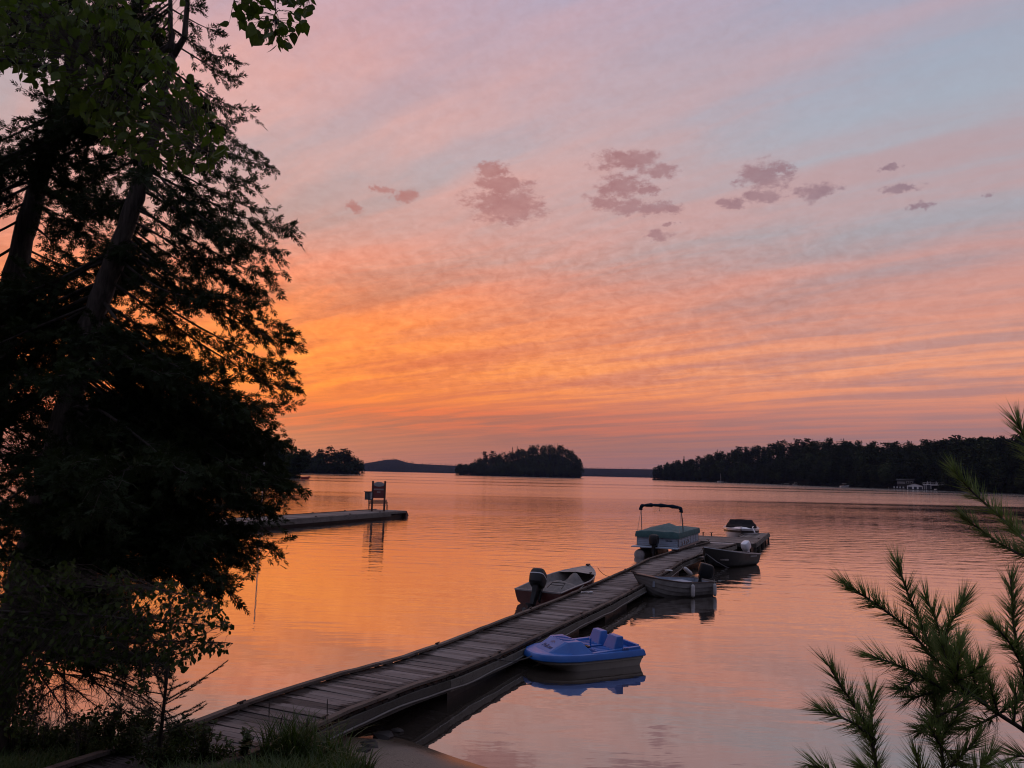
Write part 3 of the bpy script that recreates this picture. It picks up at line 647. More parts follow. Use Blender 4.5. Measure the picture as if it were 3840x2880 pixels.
# ================================================================= boats
def hull_secs(L, B, gs, ks, stern=.86, power=2.2, n=15, flare=.88, chine=.35, rake=.32, inset=0., lift=0.):
    secs = []
    for i in range(n):
        u = i/(n-1); x = -L/2+L*u
        b = B/2*(stern+(1-stern)*min(1, u/.45)) if u < .45 else B/2*max(.02, 1-((u-.45)/.55)**power)
        b = max(.012, b-inset)
        g = np.interp(u, [0, .5, 1], gs) if len(gs) == 3 else np.interp(u, np.linspace(0, 1, len(gs)), gs)
        k = np.interp(u, [0, .7, .9, 1], [ks[0], ks[0], ks[1], ks[2]])+lift
        k = min(k, g-.04); sh = rake*max(0, (u-.6)/.4)**2
        zc = k+(g-k)*chine
        row = []
        for f, z, s in ((1, g, 1), (.985, g-(g-k)*.16, .9), (flare+.06, g-(g-k)*.4, .7), (flare-.02, zc, .45), (flare*.72, k+(g-k)*.12, .2), (.0, k, 0)):
            row.append((x+sh*(s-1), b*f, z))
        secs.append(row+[(p[0], -p[1], p[2]) for p in row[-2::-1]])
    return secs
def open_boat(root, L, B, gs, ks, mh, ml, mg, grad=.022, **kw):
    S = hull_secs(L, B, gs, ks, **kw); MB().loft(S, cap0=True).build('hull', mh, root, smooth=50)
    T_ = hull_secs(L-.05, B, gs, ks, inset=.03, lift=.1, **kw); MB().loft(T_, cap0=True).build('liner', ml, root, smooth=50)
    for e in (0, -1):
        MB().tube([s[e] for s in S], grad, 6).build('gunwale', mg, root, smooth=True)
    MB().bar(S[0][0], S[0][-1], .05, .05).build('transom_cap', mg, root, bevel=.008)
    return S
def outboard(root, x, z, tilt, cowl, leg, stripe=None, s=1., yaw=0., y=0.):
    R = Matrix.Translation((x, y, z)) @ Matrix.Rotation(yaw, 4, 'Z') @ Matrix.Rotation(tilt, 4, 'Y') @ Matrix.Scale(s, 4)
    secs = []
    for (zz, lx, ly, ox) in ((.03, .15, .12, -.12), (.07, .2, .15, -.12), (.2, .225, .165, -.11), (.33, .21, .155, -.1), (.385, .185, .138, -.09), (.405, .14, .1, -.08), (.41, .05, .04, -.08)):
        ring = []
        for k in range(14):
            a = 2*PI*k/14; c_, s_ = math.cos(a), math.sin(a)
            ring.append((ox+lx*math.copysign(abs(c_)**.5, c_), ly*math.copysign(abs(s_)**.5, s_), zz))
        secs.append(ring)
    mb = MB().loft(secs, ring=True, cap0=True, cap1=True)
    o = mb.build('outboard_motor', cowl, root, smooth=True); o.matrix_local = R
    l_ = MB()
    l_.loft([[(-.22, -.06, .08), (-.03, -.07, .08), (-.03, .07, .08), (-.22, .06, .08)], [(-.2, -.05, -.15), (-.04, -.06, -.15), (-.04, .06, -.15), (-.2, .05, -.15)], [(-.2, -.03, -.5), (-.06, -.035, -.5), (-.06, .035, -.5), (-.2, .03, -.5)]], ring=True, cap0=True, cap1=True)
    l_.build('midsection', leg, o, bevel=.01)
    MB().box((-.17, 0, -.46), (.34, .17, .018)).build('cavitation_plate', leg, o)
    lo = MB().tube([(-.34, 0, -.6), (-.28, 0, -.6), (-.12, 0, -.6), (-.0, 0, -.6), (.06, 0, -.6)], [.03, .05, .055, .04, .008], 8); lo.loft([[(-.2, -.02, -.48), (-.06, -.02, -.48), (-.06, .02, -.48), (-.2, .02, -.48)], [(-.16, -.01, -.76), (-.1, -.01, -.76), (-.1, .01, -.76), (-.16, .01, -.76)]], ring=True, cap0=True, cap1=True)
    lo.build('lower_unit', leg, o, smooth=True)
    pr = MB()
    for k in range(3):
        a = 2*PI*k/3; cy, cz = math.cos(a), math.sin(a)
        pr.add([(-.36, .02*cy, -.6+.02*cz), (-.33, .10*cy-.05*cz, -.6+.1*cz+.05*cy), (-.37, .13*cy, -.6+.13*cz), (-.39, .1*cy+.05*cz, -.6+.1*cz-.05*cy)], [(0, 1, 2, 3)])
        pr.add([(-.365, .02*cy, -.6+.02*cz), (-.335, .10*cy-.05*cz, -.6+.1*cz+.05*cy), (-.375, .13*cy, -.6+.13*cz), (-.395, .1*cy+.05*cz, -.6+.1*cz-.05*cy)], [(3, 2, 1, 0)])
    pr.build('propeller', leg, o)
    MB().box((.0, .09, -.1), (.1, .03, .34)).box((.0, -.09, -.1), (.1, .03, .34)).box((.02, 0, -.02), (.07, .21, .05)).build('clamp_bracket', leg, o, bevel=.006)
    if stripe:
        ring = [[(-.11+.219*math.copysign(abs(math.cos(a))**.5, math.cos(a)), .169*math.copysign(abs(math.sin(a))**.5, math.sin(a)), zz) for a in [2*PI*k/20 for k in range(20)]] for zz in (.24, .262)]
        MB().loft(ring, ring=True).build('stripe', stripe, o, smooth=True)
    return o
def heading(stern, bow): return math.atan2(bow[1]-stern[1], bow[0]-stern[0])
def mid(stern, bow, f=.5): return ((stern[0]+bow[0])/2, (stern[1]+bow[1])/2, 0)
def rope(pts, r, mat_, label, sag=.06):
    P = []
    for a_, b_ in zip(pts[:-1], pts[1:]):
        for k in range(7):
            u = k/6; p = np.array(a_)*(1-u)+np.array(b_)*u; p[2] -= sag*4*u*(1-u); P.append(p)
    o = MB().tube(P, r, 5).build('mooring_rope', mat_, smooth=True); return tag(o, label, 'rope')

# --- maroon fishing boat on the left of the dock
a_, b_ = np.array([.93, 23.95]), np.array([2.98, 28.15]); Lr = np.linalg.norm(b_-a_)
red = empty('fishing_boat', 'maroon aluminium fishing boat with a grey tarpaulin and black outboard, left of the dock', 'boat', mid(a_, b_), heading(a_, b_))
S = open_boat(red, Lr, 1.72, [.42, .48, .52, .62, .74], (-.1, .02, .34), M['red_hull'], M['boat_in'], M['alu_dull'], stern=.9, chine=.3, rake=.5)
dk = [s for s in S[10:]]
MB().loft([[(s[0][0], s[0][1]*.98, s[0][2]+.004), (s[0][0], 0, s[0][2]+.05), (s[-1][0], s[-1][1]*.98, s[-1][2]+.004)] for s in dk]).build('bow_deck', M['boat_in'], red, smooth='all')
MB().box((Lr*.5-.18, 0, .8), (.22, .1, .05)).build('bow_light', M['red_hull'], red, bevel=.01)
for xx in (-1.55, -.2): MB().box((xx, 0, .26), (.32, 1.42, .07)).build('bench_seat', M['boat_in'], red, bevel=.01)
nx_, ny_ = 26, 15; V = []; rg = np.random.default_rng(4)       # tarpaulin over seats and console
for i in range(nx_):
    for j in range(ny_):
        u, v = i/(nx_-1), j/(ny_-1); x = -1.95+3.0*u; y = (-.78+1.56*v)*(.93 if u < .8 else .93-.5*(u-.8))
        h_ = .27+.42*math.exp(-((x-.72)/.2)**2-((y+.02)/.26)**2)+.24*math.exp(-((x+.25)/.36)**2-((y-.08)/.5)**2)+.20*math.exp(-((x+1.15)/.34)**2-((y+.12)/.46)**2)+.06*math.exp(-((x-.2)/.3)**2-((y-.5)/.2)**2)
        h_ += .035*math.sin(7*x+5*y)*math.cos(6*y-2*x)+.018*math.sin(17*x-9*y)+.010*math.sin(26*y+6*x)
        h_ -= .1*max(0, abs(v-.5)*2-.75)+.12*max(0, .12-u)
        V.append((x, y, h_))
MB().add(V, [(i*ny_+j, (i+1)*ny_+j, (i+1)*ny_+j+1, i*ny_+j+1) for i in range(nx_-1) for j in range(ny_-1)]).build('tarpaulin', M['grey_canvas'], red, smooth='all')
outboard(red, -Lr/2-.05, .46, .58, M['motor_black'], M['motor_black'], M['motor_silver'], 1.42, y=-.02, yaw=.1)
MB().tube([(-1.95, -.16, .5), (-1.6, -.2, .62), (-1.6, -.62, .62), (-2.0, -.66, .5)], .014, 5).tube([(-1.75, -.18, .56), (-1.75, -.64, .56)], .012, 5).build('motor_guard_rail', M['iron'], red)
MB().bar((-.75, .77, .5), (-.5, .78, .64), .02, .03).bar((-.52, .77, .5), (-.74, .78, .64), .02, .03).build('oar_bracket', M['iron'], red)
MB().tube([(1.05, -.5, .5), (1.05, -.5, .66)], .02, 6).bar((.95, -.5, .66), (1.15, -.5, .66), .04, .03).build('rod_holder', M['iron'], red)

# --- small lapstrake dinghy on the right of the dock
a_, b_ = np.array([6.92, 27.15]), np.array([4.22, 25.98]); Lw = np.linalg.norm(b_-a_)
din = empty('rowing_dinghy', 'weathered white lapstrake dinghy with dark varnished bow and black outboard beside the dock', 'boat', mid(a_, b_), heading(a_, b_))
def lap_secs(sg):
    out = []
    S = hull_secs(Lw, 1.5, [.46, .48, .52, .62, .76], (-.1, .0, .26), stern=.8, chine=.35, rake=.42, n=17)
    return S
S = lap_secs(1)
NS = 7                                                             # overlapping strakes, each a part
def side_curve(s, sg):
    pts = s[:6] if sg > 0 else s[:-7:-1]
    P = np.array(pts); d = np.concatenate([[0], np.cumsum(np.linalg.norm(np.diff(P, axis=0), axis=1))]); return P, d/d[-1]
for sg in (1, -1):
    for k in range(NS):
        secs = []
        for s in S:
            P, d = side_curve(s, sg); g = lambda f: np.array([np.interp(f, d, P[:, i]) for i in range(3)])
            u0, u1 = k/NS, (k+1)/NS+.02; a0, a1 = g(u0), g(min(1, u1)); o_ = np.array([0, sg*.028, -.004])*(1-.5*k/NS)
            if abs(a1[1]) < .02: o_ = o_*.2
            secs.append([tuple(a0), tuple(a1+o_), tuple(a1+o_*.15)])
        MB().loft(secs).build('strake', M['boat_white'], din, smooth=40)
MB().add(S[0], [tuple(range(len(S[0])))]).build('transom', M['varnish'], din)
T_ = hull_secs(Lw-.05, 1.5, [.46, .48, .52, .62, .76], (-.1, .0, .26), stern=.8, chine=.35, rake=.42, n=17, inset=.03, lift=.12)
MB().loft(T_, cap0=True).build('liner', M['boat_blue_in'], din, smooth=50)
for e in (0, -1): MB().tube([s[e] for s in S], .024, 6).build('gunwale', M['varnish'], din, smooth=True)
MB().bar(S[0][0], S[0][-1], .06, .05).build('transom_cap', M['boat_white'], din, bevel=.008)
MB().loft([[(s[0][0], s[0][1], s[0][2]+.012), (s[0][0], 0, s[0][2]+.05), (s[-1][0], s[-1][1], s[-1][2]+.012)] for s in S[12:]]).build('bow_deck', M['varnish'], din, smooth='all')
MB().bar((Lw*.5-.1, 0, .78), (Lw*.5+.12, 0, .84), .05, .06).build('bow_sprit', M['varnish'], din, bevel=.01)
MB().box((-.55, 0, .36), (.62, 1.0, .14)).build('stern_box', M['boat_blue_in'], din, bevel=.012)
MB().bar((.25, -.62, .42), (.25, .62, .42), .26, .035).build('thwart', M['boat_blue_in'], din, bevel=.008)
MB().bar((.95, -.45, .46), (.95, .45, .46), .05, .2).build('bulkhead', M['boat_blue_in'], din)
outboard(din, -Lw/2-.02, .52, -.25, M['motor_black'], M['motor_black'], None, 1.25, y=-.28, yaw=-.5)
MB().ell((0, 0, 0), (.07, .05, .02), 8, 6).tube([(0, 0, 0), (-.14, 0, .02), (-.16, .05, .02)], .012, 5).build('mooring_ring', M['rope'], din, loc=(-Lw/2-.1, .66, .5))

# --- dark aluminium boat beyond the dinghy
a_, b_ = np.array([11.4, 36.95]), np.array([8.72, 34.45]); Ld = np.linalg.norm(b_-a_)
drk = empty('fishing_boat', 'dark aluminium fishing boat with a pale spray rail and tilted white outboard beside the dock', 'boat', mid(a_, b_), heading(a_, b_))
S = open_boat(drk, Ld, 1.65, [.5, .56, .66, .78, .92], (-.12, .05, .42), M['dark_hull'], M['dark_hull2'], M['alu'], stern=.9, chine=.33, rake=.42, n=17)
for sg in (1, -1):
    rl = []
    for i_, s_ in enumerate(S):
        P_, d_ = side_curve(s_, sg); f_ = .80-.27*i_/(len(S)-1); rl.append((np.interp(f_, d_, P_[:, 0]), np.interp(f_, d_, P_[:, 1])*1.02, np.interp(f_, d_, P_[:, 2])))
    MB().tube(rl, .02, 6).build('spray_rail', M['alu'], drk, smooth=True)
MB().loft([[(s[0][0], s[0][1], s[0][2]+.006), (s[0][0], 0, s[0][2]+.03), (s[-1][0], s[-1][1], s[-1][2]+.006)] for s in S[13:]]).build('bow_deck', M['alu_dull'], drk, smooth='all')
for xx in (-1.2, 0., 1.0): MB().box((xx, 0, .38), (.3, 1.35, .06)).build('bench_seat', M['dark_hull2'], drk, bevel=.008)
o_ = outboard(drk, -Ld/2+.02, .56, .45, M['motor_white'], M['motor_silver'], None, 1.1)
def letters(parent, mat_, spec, base, ux, uy, nrm, name='lettering'):          # marks too small in the photograph to read: a row of upright strokes
    mb = MB(); x = 0; rq = random.Random(3)
    for (n, hgt, wd, gap_) in spec:
        for k in range(n):
            c = Vector(base)+Vector(ux)*(x+wd/2); q = [c-Vector(ux)*wd/2, c+Vector(ux)*wd/2, c+Vector(ux)*wd/2+Vector(uy)*hgt, c-Vector(ux)*wd/2+Vector(uy)*hgt]
            n_ = Vector(nrm)*.004; mb.add(q+[p+n_ for p in q], [(0, 1, 2, 3), (7, 6, 5, 4), (0, 4, 5, 1), (1, 5, 6, 2), (2, 6, 7, 3), (3, 7, 4, 0)]); x += wd+gap_
    return mb.build(name, mat_, parent)
letters(drk, M['alu_dull'], [(8, .07, .05, .022)], (-.8, .815, .42), (-1, 0, 0), (0, .06, 1), (0, 1, 0))

# --- blue pedal boat
a_, b_ = np.array([2.70, 17.36]), np.array([.45, 16.3])
ped = empty('pedal_boat', 'blue and beige plastic pedal boat moored at the near right side of the dock', 'pedal boat', mid(a_, b_), heading(a_, b_))
OUT = [(-1.22, .70), (-.4, .75), (.4, .745), (.8, .64), (1.08, .44), (1.22, .2)]
def ringof(sx, sy, z, dx=0., bow=1.):
    pts = []
    for x, y in OUT: pts.append(((x*sx if x < .3 else .3*sx+(x-.3)*bow)+dx, y*sy, z))
    return pts+[(x, -y, z_) for x, y, z_ in pts[::-1]]
MB().loft([ringof(.94, .80, -.1, 0, .35), ringof(.95, .84, .02, 0, .5), ringof(.97, .9, .14, 0, .85), ringof(.975, .93, .15, 0, .9), ringof(.985, .95, .215, 0, .95)], ring=True, cap0=True, cap1=True).build('hull', M['pedal_hull'], ped, smooth=30)
MB().loft([ringof(1., .985, .205, 0, .99), ringof(1.012, 1., .222, 0, 1.01), ringof(1., .98, .30, 0, 1.), ringof(.985, .955, .335, 0, .97), ringof(.95, .9, .345, 0, .93), ringof(.93, .86, .30, 0, .9), ringof(.93, .85, .24, 0, .9)], ring=True, cap1=True).build('deck_rim', M['pedal_blue'], ped, smooth=35)
fd = [(.52, .62), (.8, .55), (1.02, .38), (1.14, .17)]
MB().loft([[(x, y, z) for x, y in fd]+[(x, -y, z) for x, y in fd[::-1]] for z in (.25, .345)], ring=True, cap1=True).build('fore_deck', M['pedal_blue'], ped, bevel=.012)
def trap(b0, b1, z0, z1):   # (x0,x1,y) base and top
    return MB().loft([[(b0[0], -b0[2], z0), (b0[1], -b0[2], z0), (b0[1], b0[2], z0), (b0[0], b0[2], z0)], [(b1[0], -b1[2], z1), (b1[1], -b1[2], z1), (b1[1], b1[2], z1), (b1[0], b1[2], z1)]], ring=True, cap0=True, cap1=True)
con = MB().loft([[(-.02, -.6, .3), (.6, -.57, .3), (1.0, -.3, .3), (1.0, .3, .3), (.6, .57, .3), (-.02, .6, .3)], [(.2, -.4, .54), (.5, -.4, .54), (.54, -.3, .54), (.54, .3, .54), (.5, .4, .54), (.2, .4, .54)]], ring=True, cap0=True, cap1=True).build('console', M['pedal_blue'], ped, bevel=.022)
for y in (-.2, -.07, .07, .2): MB().bar((.24, y, .543), (.52, y, .543), .05, .02).build('console_rib', M['pedal_blue'], con, bevel=.006)
for sg in (-1, 1):
    MB().loft([[(-1.14, sg*.5, .26), (.05, sg*.5, .26), (.05, sg*.70, .26), (-1.14, sg*.655, .26)], [(-1.14, sg*.56, .40), (.05, sg*.6, .352), (.05, sg*.69, .352), (-1.14, sg*.64, .40)]], ring=True, cap0=True, cap1=True).build('side_deck', M['pedal_blue'], ped, bevel=.015)
    st_ = trap((-.62, -.12, .22), (-.58, -.16, .2), .22, .335); st_.v = [(x, y+sg*.3, z) for x, y, z in st_.v]; st_.build('seat', M['pedal_blue'], ped, bevel=.02)
    bk = MB().loft([[(-.78, sg*.3-.235, .24), (-.5, sg*.3-.235, .24), (-.5, sg*.3+.235, .24), (-.78, sg*.3+.235, .24)], [(-.79, sg*.32-.19, .6), (-.64, sg*.32-.17, .6), (-.64, sg*.32+.17, .6), (-.79, sg*.32+.19, .6)]], ring=True, cap0=True, cap1=True)
    bk.build('seat_back', M['pedal_blue'], ped, bevel=.03)
    for k in range(3): MB().bar((-.56, sg*.3-.12+k*.12, .337), (-.18, sg*.3-.12+k*.12, .337), .035, .016).build('seat_rib', M['pedal_blue'], ped, bevel=.004)
    MB().bar((-.03, sg*.18, .4), (-.03, sg*.36, .4), .07, .03).bar((-.03, sg*.27, .4), (.03, sg*.27, .34), .03, .03).build('pedal', M['black_plastic'], ped, bevel=.005)
MB().box((-.98, 0, .27), (.34, .9, .08)).build('rear_shelf', M['pedal_blue'], ped, bevel=.015)
MB().bar((-1.15, -.52, .36), (-1.15, .52, .36), .07, .1).build('rear_lip', M['pedal_blue'], ped, bevel=.015)
MB().box((-.3, 0, .3), (.5, .08, .1)).box((-.28, .0, .4), (.03, .03, .2)).build('steering_lever', M['pedal_blue'], ped, bevel=.01)
cu = bpy.data.curves.new('t', 'FONT'); cu.body = 'Pelican'; cu.size = .15; cu.extrude = .002; cu.shear = .25; cu.align_x = 'CENTER'
to = bpy.data.objects.new('t', cu); COL.objects.link(to); dg = bpy.context.evaluated_depsgraph_get()
me = bpy.data.meshes.new_from_object(to.evaluated_get(dg)); bpy.data.objects.remove(to); me.materials.clear()
nose0, nose1 = Vector((1.0, 0, .30)), Vector((.52, 0, .54)); up_ = (nose1-nose0).normalized(); rt_ = Vector((0, 1, 0)); nr_ = rt_.cross(up_)
o = link('lettering', me, M['pedal_print'], con); o.matrix_local = Matrix.Translation(nose0*.62+nose1*.38+nr_*.006) @ Matrix((rt_, up_, nr_)).transposed().to_4x4()
lg = MB(); c0 = nose0*.25+nose1*.75+nr_*.006
arc = [(-.1+.2*k/9, .03+.09*math.sin(PI*(.1+.55*k/9))-.1*(k/9)**3) for k in range(10)]
lg.loft([[tuple(c0+rt_*x+up_*(y-.05)), tuple(c0+rt_*(x+.012)+up_*(y-.05-.012-.03*math.sin(PI*k/9)))] for k, (x, y) in enumerate(arc)])
lg.loft([[tuple(c0+rt_*(x*.5-.03)+up_*(y*.5-.045)), tuple(c0+rt_*(x*.5-.03)+up_*(y*.5-.06))] for x, y in arc])
lg.build('emblem', M['pedal_print'], con)
letters(ped, M['pedal_print'], [(4, .05, .03, .012)], (-.66, .665, .345), (-1, 0, 0), (0, -.3, .95), (0, 1, .2))

# --- pontoon boat
hp = math.atan2(.905, .425)
pon = empty('pontoon_boat', 'pontoon boat with teal cover, pale siding and folded navy bimini by the dock end', 'pontoon boat', (7.38+.425*2.6, 38.35+.905*2.6, 0), hp)
LP = 5.4; x0 = -LP/2
for sg in (-1, 1):
    y = sg*.80
    MB().tube([(x0-.25, y, .13), (x0-.2, y, .13), (x0, y, .13), (LP/2-.7, y, .13), (LP/2-.2, y, .17), (LP/2+.2, y, .3)], [.2, .27, .285, .285, .2, .04], 18).build('pontoon', M['alu_dull'], pon, smooth=True)
    for k in range(5): MB().box((x0+.5+k*1.05, y, .44), (.06, .3, .1)).build('bracket', M['alu'], pon)
MB().box((0, 0, .53), (LP, 2.16, .07)).build('deck', M['alu_dull'], pon, bevel=.01)
MB().box((x0-.2, 0, .545), (.55, 2.3, .05)).build('swim_platform', M['siding'], pon, bevel=.01)
for sg in (-1, 1): MB().box((0, sg*1.1, .53), (LP, .03, .09)).build('deck_trim', M['pink_panel'], pon)
def fence(x0_, y0_, x1_, y1_):
    for k in range(6):
        z = .62+.085*k; MB().bar((x0_, y0_, z), (x1_, y1_, z), .028+.012*(k % 2), .078).build('siding_board', M['siding'], pon, bevel=.012)
fence(x0+.25, -1.02, x0+.25, 1.02); fence(LP/2-.2, -1.02, LP/2-.2, 1.02); fence(x0+.3, 1.04, LP/2-.25, 1.04); fence(x0+.3, -1.04, LP/2-.25, -1.04)
for k in range(8):
    for sg in (-1, 1): MB().tube([(x0+.3+k*.68, sg*1.06, .56), (x0+.3+k*.68, sg*1.06, 1.2)], .018, 6).build('fence_post', M['alu'], pon)
secs = []
for i in range(17):
    u = i/16; x = x0+.17+(LP-.3)*u; row = []
    pk = 1.3+.32*math.exp(-((u-.42)/.22)**2)*1.0
    for (y, z) in ((-1.1, .98), (-1.12, 1.1), (-1.09, 1.26), (-.8, 1.30+(pk-1.3)*.25), (-.4, 1.30+(pk-1.3)*.62), (0, pk), (.4, 1.30+(pk-1.3)*.62), (.8, 1.30+(pk-1.3)*.25), (1.09, 1.26), (1.12, 1.1), (1.1, .98)):
        row.append((x, y, z+.016*math.sin(i*1.7+y*5)*(1 if abs(y) < 1 else .3)-(.03*math.sin(PI*((u*4) % 1)) if abs(y) < .5 else 0)))
    secs.append(row)
secs = [[(secs[0][j][0]-.035, p[1]*.99, min(p[2], .99)) for j, p in enumerate(secs[0])]]+[[(secs[0][j][0]-.04, p[1]*.995, min(p[2], 1.22)) for j, p in enumerate(secs[0])]]+secs+[[(p[0]+.04, p[1]*.99, min(p[2], .99)) for p in secs[-1]]]
MB().loft(secs).build('boat_cover', M['teal'], pon, smooth=45)
bx_ = x0+.95
arch = [(bx_, -1.03, 2.24), (bx_, -1.05, 2.38), (bx_, -.96, 2.48), (bx_, -.5, 2.54), (bx_, 0, 2.56), (bx_, .5, 2.56), (bx_, .96, 2.52), (bx_, 1.05, 2.42), (bx_, 1.04, 2.28)]
ap = []
for k in range(len(arch)-1):
    for q in range(4): ap.append(tuple(np.array(arch[k])*(1-q/4)+np.array(arch[k+1])*q/4))
ap.append(arch[-1])
MB().tube(ap, [.085+.018*math.sin(k*1.3)+.01*math.sin(k*2.9) for k in range(len(ap))], 9).build('folded_bimini', M['navy'], pon, smooth=True)
for sg in (-1, 1):
    MB().tube([(bx_, sg*1.03, 2.35), (bx_+.28, sg*1.07, 1.1)], .016, 6).build('bimini_pole', M['alu'], pon)
    MB().tube([(bx_, sg*1.03, 2.35), (bx_+.22, sg*1.07, 1.75), (bx_+.3, sg*1.07, 1.1)], .02, 6).build('bimini_pole', M['iron'], pon)
    MB().tube([(bx_, sg*1.03, 2.35), (bx_-.6, sg*1.07, 1.15)], .009, 5).build('bimini_strap', M['rope'], pon)
MB().tube([(bx_-.06, .05, 2.5), (bx_-.07, .05, 2.3)], .008, 5).ell((bx_-.07, .05, 2.29), (.02, .02, .03), 6, 4).build('bimini_strap', M['iron'], pon)
outboard(pon, x0-.3, .62, .05, M['motor_black'], M['motor_black'], None, 1.35)
MB().box((x0-.62, .0, .95), (.012, .2, .05)).build('motor_badge', M['motor_silver'], pon)
letters(pon, M['navy'], [(5, .05, .05, .02)], (x0+.224, -.42, .83), (0, -1, 0), (0, 0, 1), (-1, 0, 0))
for k in range(4): MB().ell((x0+.7+k*.5, -1.14, .72+.04*(k % 2)), (.05, .03, .09), 8, 6).build('rub_pad', M['pink_panel'], pon)

# --- white runabout in the slip beyond the platform
run = empty('runabout', 'white runabout under a black cover in the slip behind the platform', 'boat', (15.55, 51.4, 0), math.atan2(-.97, -.30))
S = hull_secs(5.2, 2.3, [.72, .74, .76, .8, .84], (-.2, .0, .3), stern=.92, power=2.6, n=19, chine=.38, rake=.7, flare=.9)
MB().loft(S, cap0=True).build('hull', M['gel_white'], run, smooth=50)
for e in (0, -1):
    MB().loft([[(p[0], p[1]*1.008, p[2]-.25), (p[0], p[1]*1.008-.0, p[2]-.12)] for p in [(s[e][0]*.985, s[e][1]*.985, s[e][2]) for s in S]]).build('side_stripe', M['black_plastic'], run)
    MB().tube([(s[e][0], s[e][1], s[e][2]-.01) for s in S], .03, 6).build('rub_rail', M['gel_white'], run, smooth=True)
MB().loft([[(s[0][0], s[0][1]*.99, s[0][2]), (s[0][0], s[0][1]*.6, s[0][2]+.09), (s[0][0], 0, s[0][2]+.12), (s[-1][0], s[-1][1]*.6, s[-1][2]+.09), (s[-1][0], s[-1][1]*.99, s[-1][2])] for s in S]).build('deck', M['gel_white'], run, smooth='all')
secs = []
for i in range(15):
    u = i/14; x = -2.2+4.1*u; w_ = .98*min(1, (1.02-u)/.22+.12)**.5; hh = np.interp(u, [0, .15, .55, .66, .8, 1], [.9, 1.14, 1.3, 1.36, 1.06, .98]); w2 = w_*np.interp(u, [0, .6, .7, 1], [.8, .72, .72, .75])
    secs.append([(x, -w_, .84), (x, -w_*.97, .9), (x, -w2, hh-.04), (x, 0, hh+.01*math.sin(i*2)), (x, w2, hh-.04), (x, w_*.97, .9), (x, w_, .84)])
MB().loft(secs, cap0=True, cap1=True).build('boat_cover', M['black_canvas'], run, smooth=30)
MB().tube([(2.55, 0, .92), (2.62, 0, 1.0)], .02, 6).build('bow_light', M['alu'], run)
MB().tube([(1.6, .75, .95), (1.9, .7, .9), (2.1, .85, .6)], .035, 6).build('cover_strap', M['gel_white'], run, smooth=True)

# --- fenders and ropes
def fender(p, tilt, label, r=.07, h=.42):
    o = empty('boat_fender', label, 'fender', p); o.rotation_euler = tilt
    b = MB().tube([(0, 0, -h/2), (0, 0, -h/2+.03), (0, 0, -h/2+.08), (0, 0, h/2-.08), (0, 0, h/2-.03), (0, 0, h/2)], [.02, r*.8, r, r, r*.8, .025], 10).build('bumper', M['fender'], o, smooth=True)
    MB().tube([(0, 0, h/2), (0, 0, h/2+.14)], .01, 5).build('lanyard', M['rope'], o)
def loc_of(root, p): 
    c, s = math.cos(root.rotation_euler.z), math.sin(root.rotation_euler.z); return (root.location.x+p[0]*c-p[1]*s, root.location.y+p[0]*s+p[1]*c, root.location.z+p[2])
fender(loc_of(din, (-.35, .80, .24)), (.0, 0, 0), 'grey fender hanging amidships on the near side of the white dinghy')
fender(loc_of(din, (-1.32, .72, .22)), (.0, 0, 0), 'grey fender hanging at the stern quarter of the white dinghy', .06)
p = at(2580, 2142, 28.6); fender(tuple(p), (0, -.9, .3), 'pale fender slanting between the white dinghy and the dock edge', .075)
def dockp(i, sgn, dz=.08): return tuple(CEN[i]+right[i]*sgn*(HW-.04)+np.array([0, 0, dz]))
def nearest(x, y): return int(np.argmin(np.hypot(CEN[:, 0]-x, CEN[:, 1]-y)))
rope([loc_of(ped, (1.2, .15, .28)), dockp(nearest(.2, 15.2)-1, 1)], .012, M['rope_dark'], 'dark rope tying the pedal boat bow to the dock rail', .1)
rope([loc_of(red, (2.2, -.35, .7)), dockp(nearest(3.6, 28.4), -1)], .01, M['rope_dark'], 'slack bow line from the maroon boat to the dock', .18)
rope([loc_of(red, (-.4, -.82, .46)), dockp(nearest(2.0, 23.6), -1)], .014, M['rope'], 'pale rope hitching the maroon boat amidships to the dock rail', .05)
rope([loc_of(din, (1.5, .1, .35)), dockp(nearest(4.0, 25.2), 1, -.1)], .01, M['rope'], 'rope from the white dinghy bow to the dock side', .08)
rope([loc_of(drk, (2.0, .05, .85)), dockp(nearest(8.2, 35.0), 1)], .012, M['rope'], 'rope from the dark aluminium boat bow to the dock', .1)
o = MB().tube([(0, 0, 0), (.02, .08, .01), (.1, .14, .0), (.2, .1, .02), (.26, 0, .0)], .02, 6).ell((.3, -.02, .03), (.07, .05, .035), 8, 6).build('rope_coil', M['fender'], loc=tuple(CEN[nearest(2.2, 23.9)]+right[nearest(2.2, 23.9)]*(-.55)+np.array([0, 0, .03])), smooth=True)
tag(o, 'white rope end and cloth lying on the dock beside the maroon boat', 'rope')
o = MB().ell((0, 0, .03), (.16, .1, .035), 10, 6).build('cloth_pad', M['fender'], loc=tuple(gz(2508, 2142, .41)), smooth=True); tag(o, 'small white pad lying on the dock planks above the dinghy', 'pad')

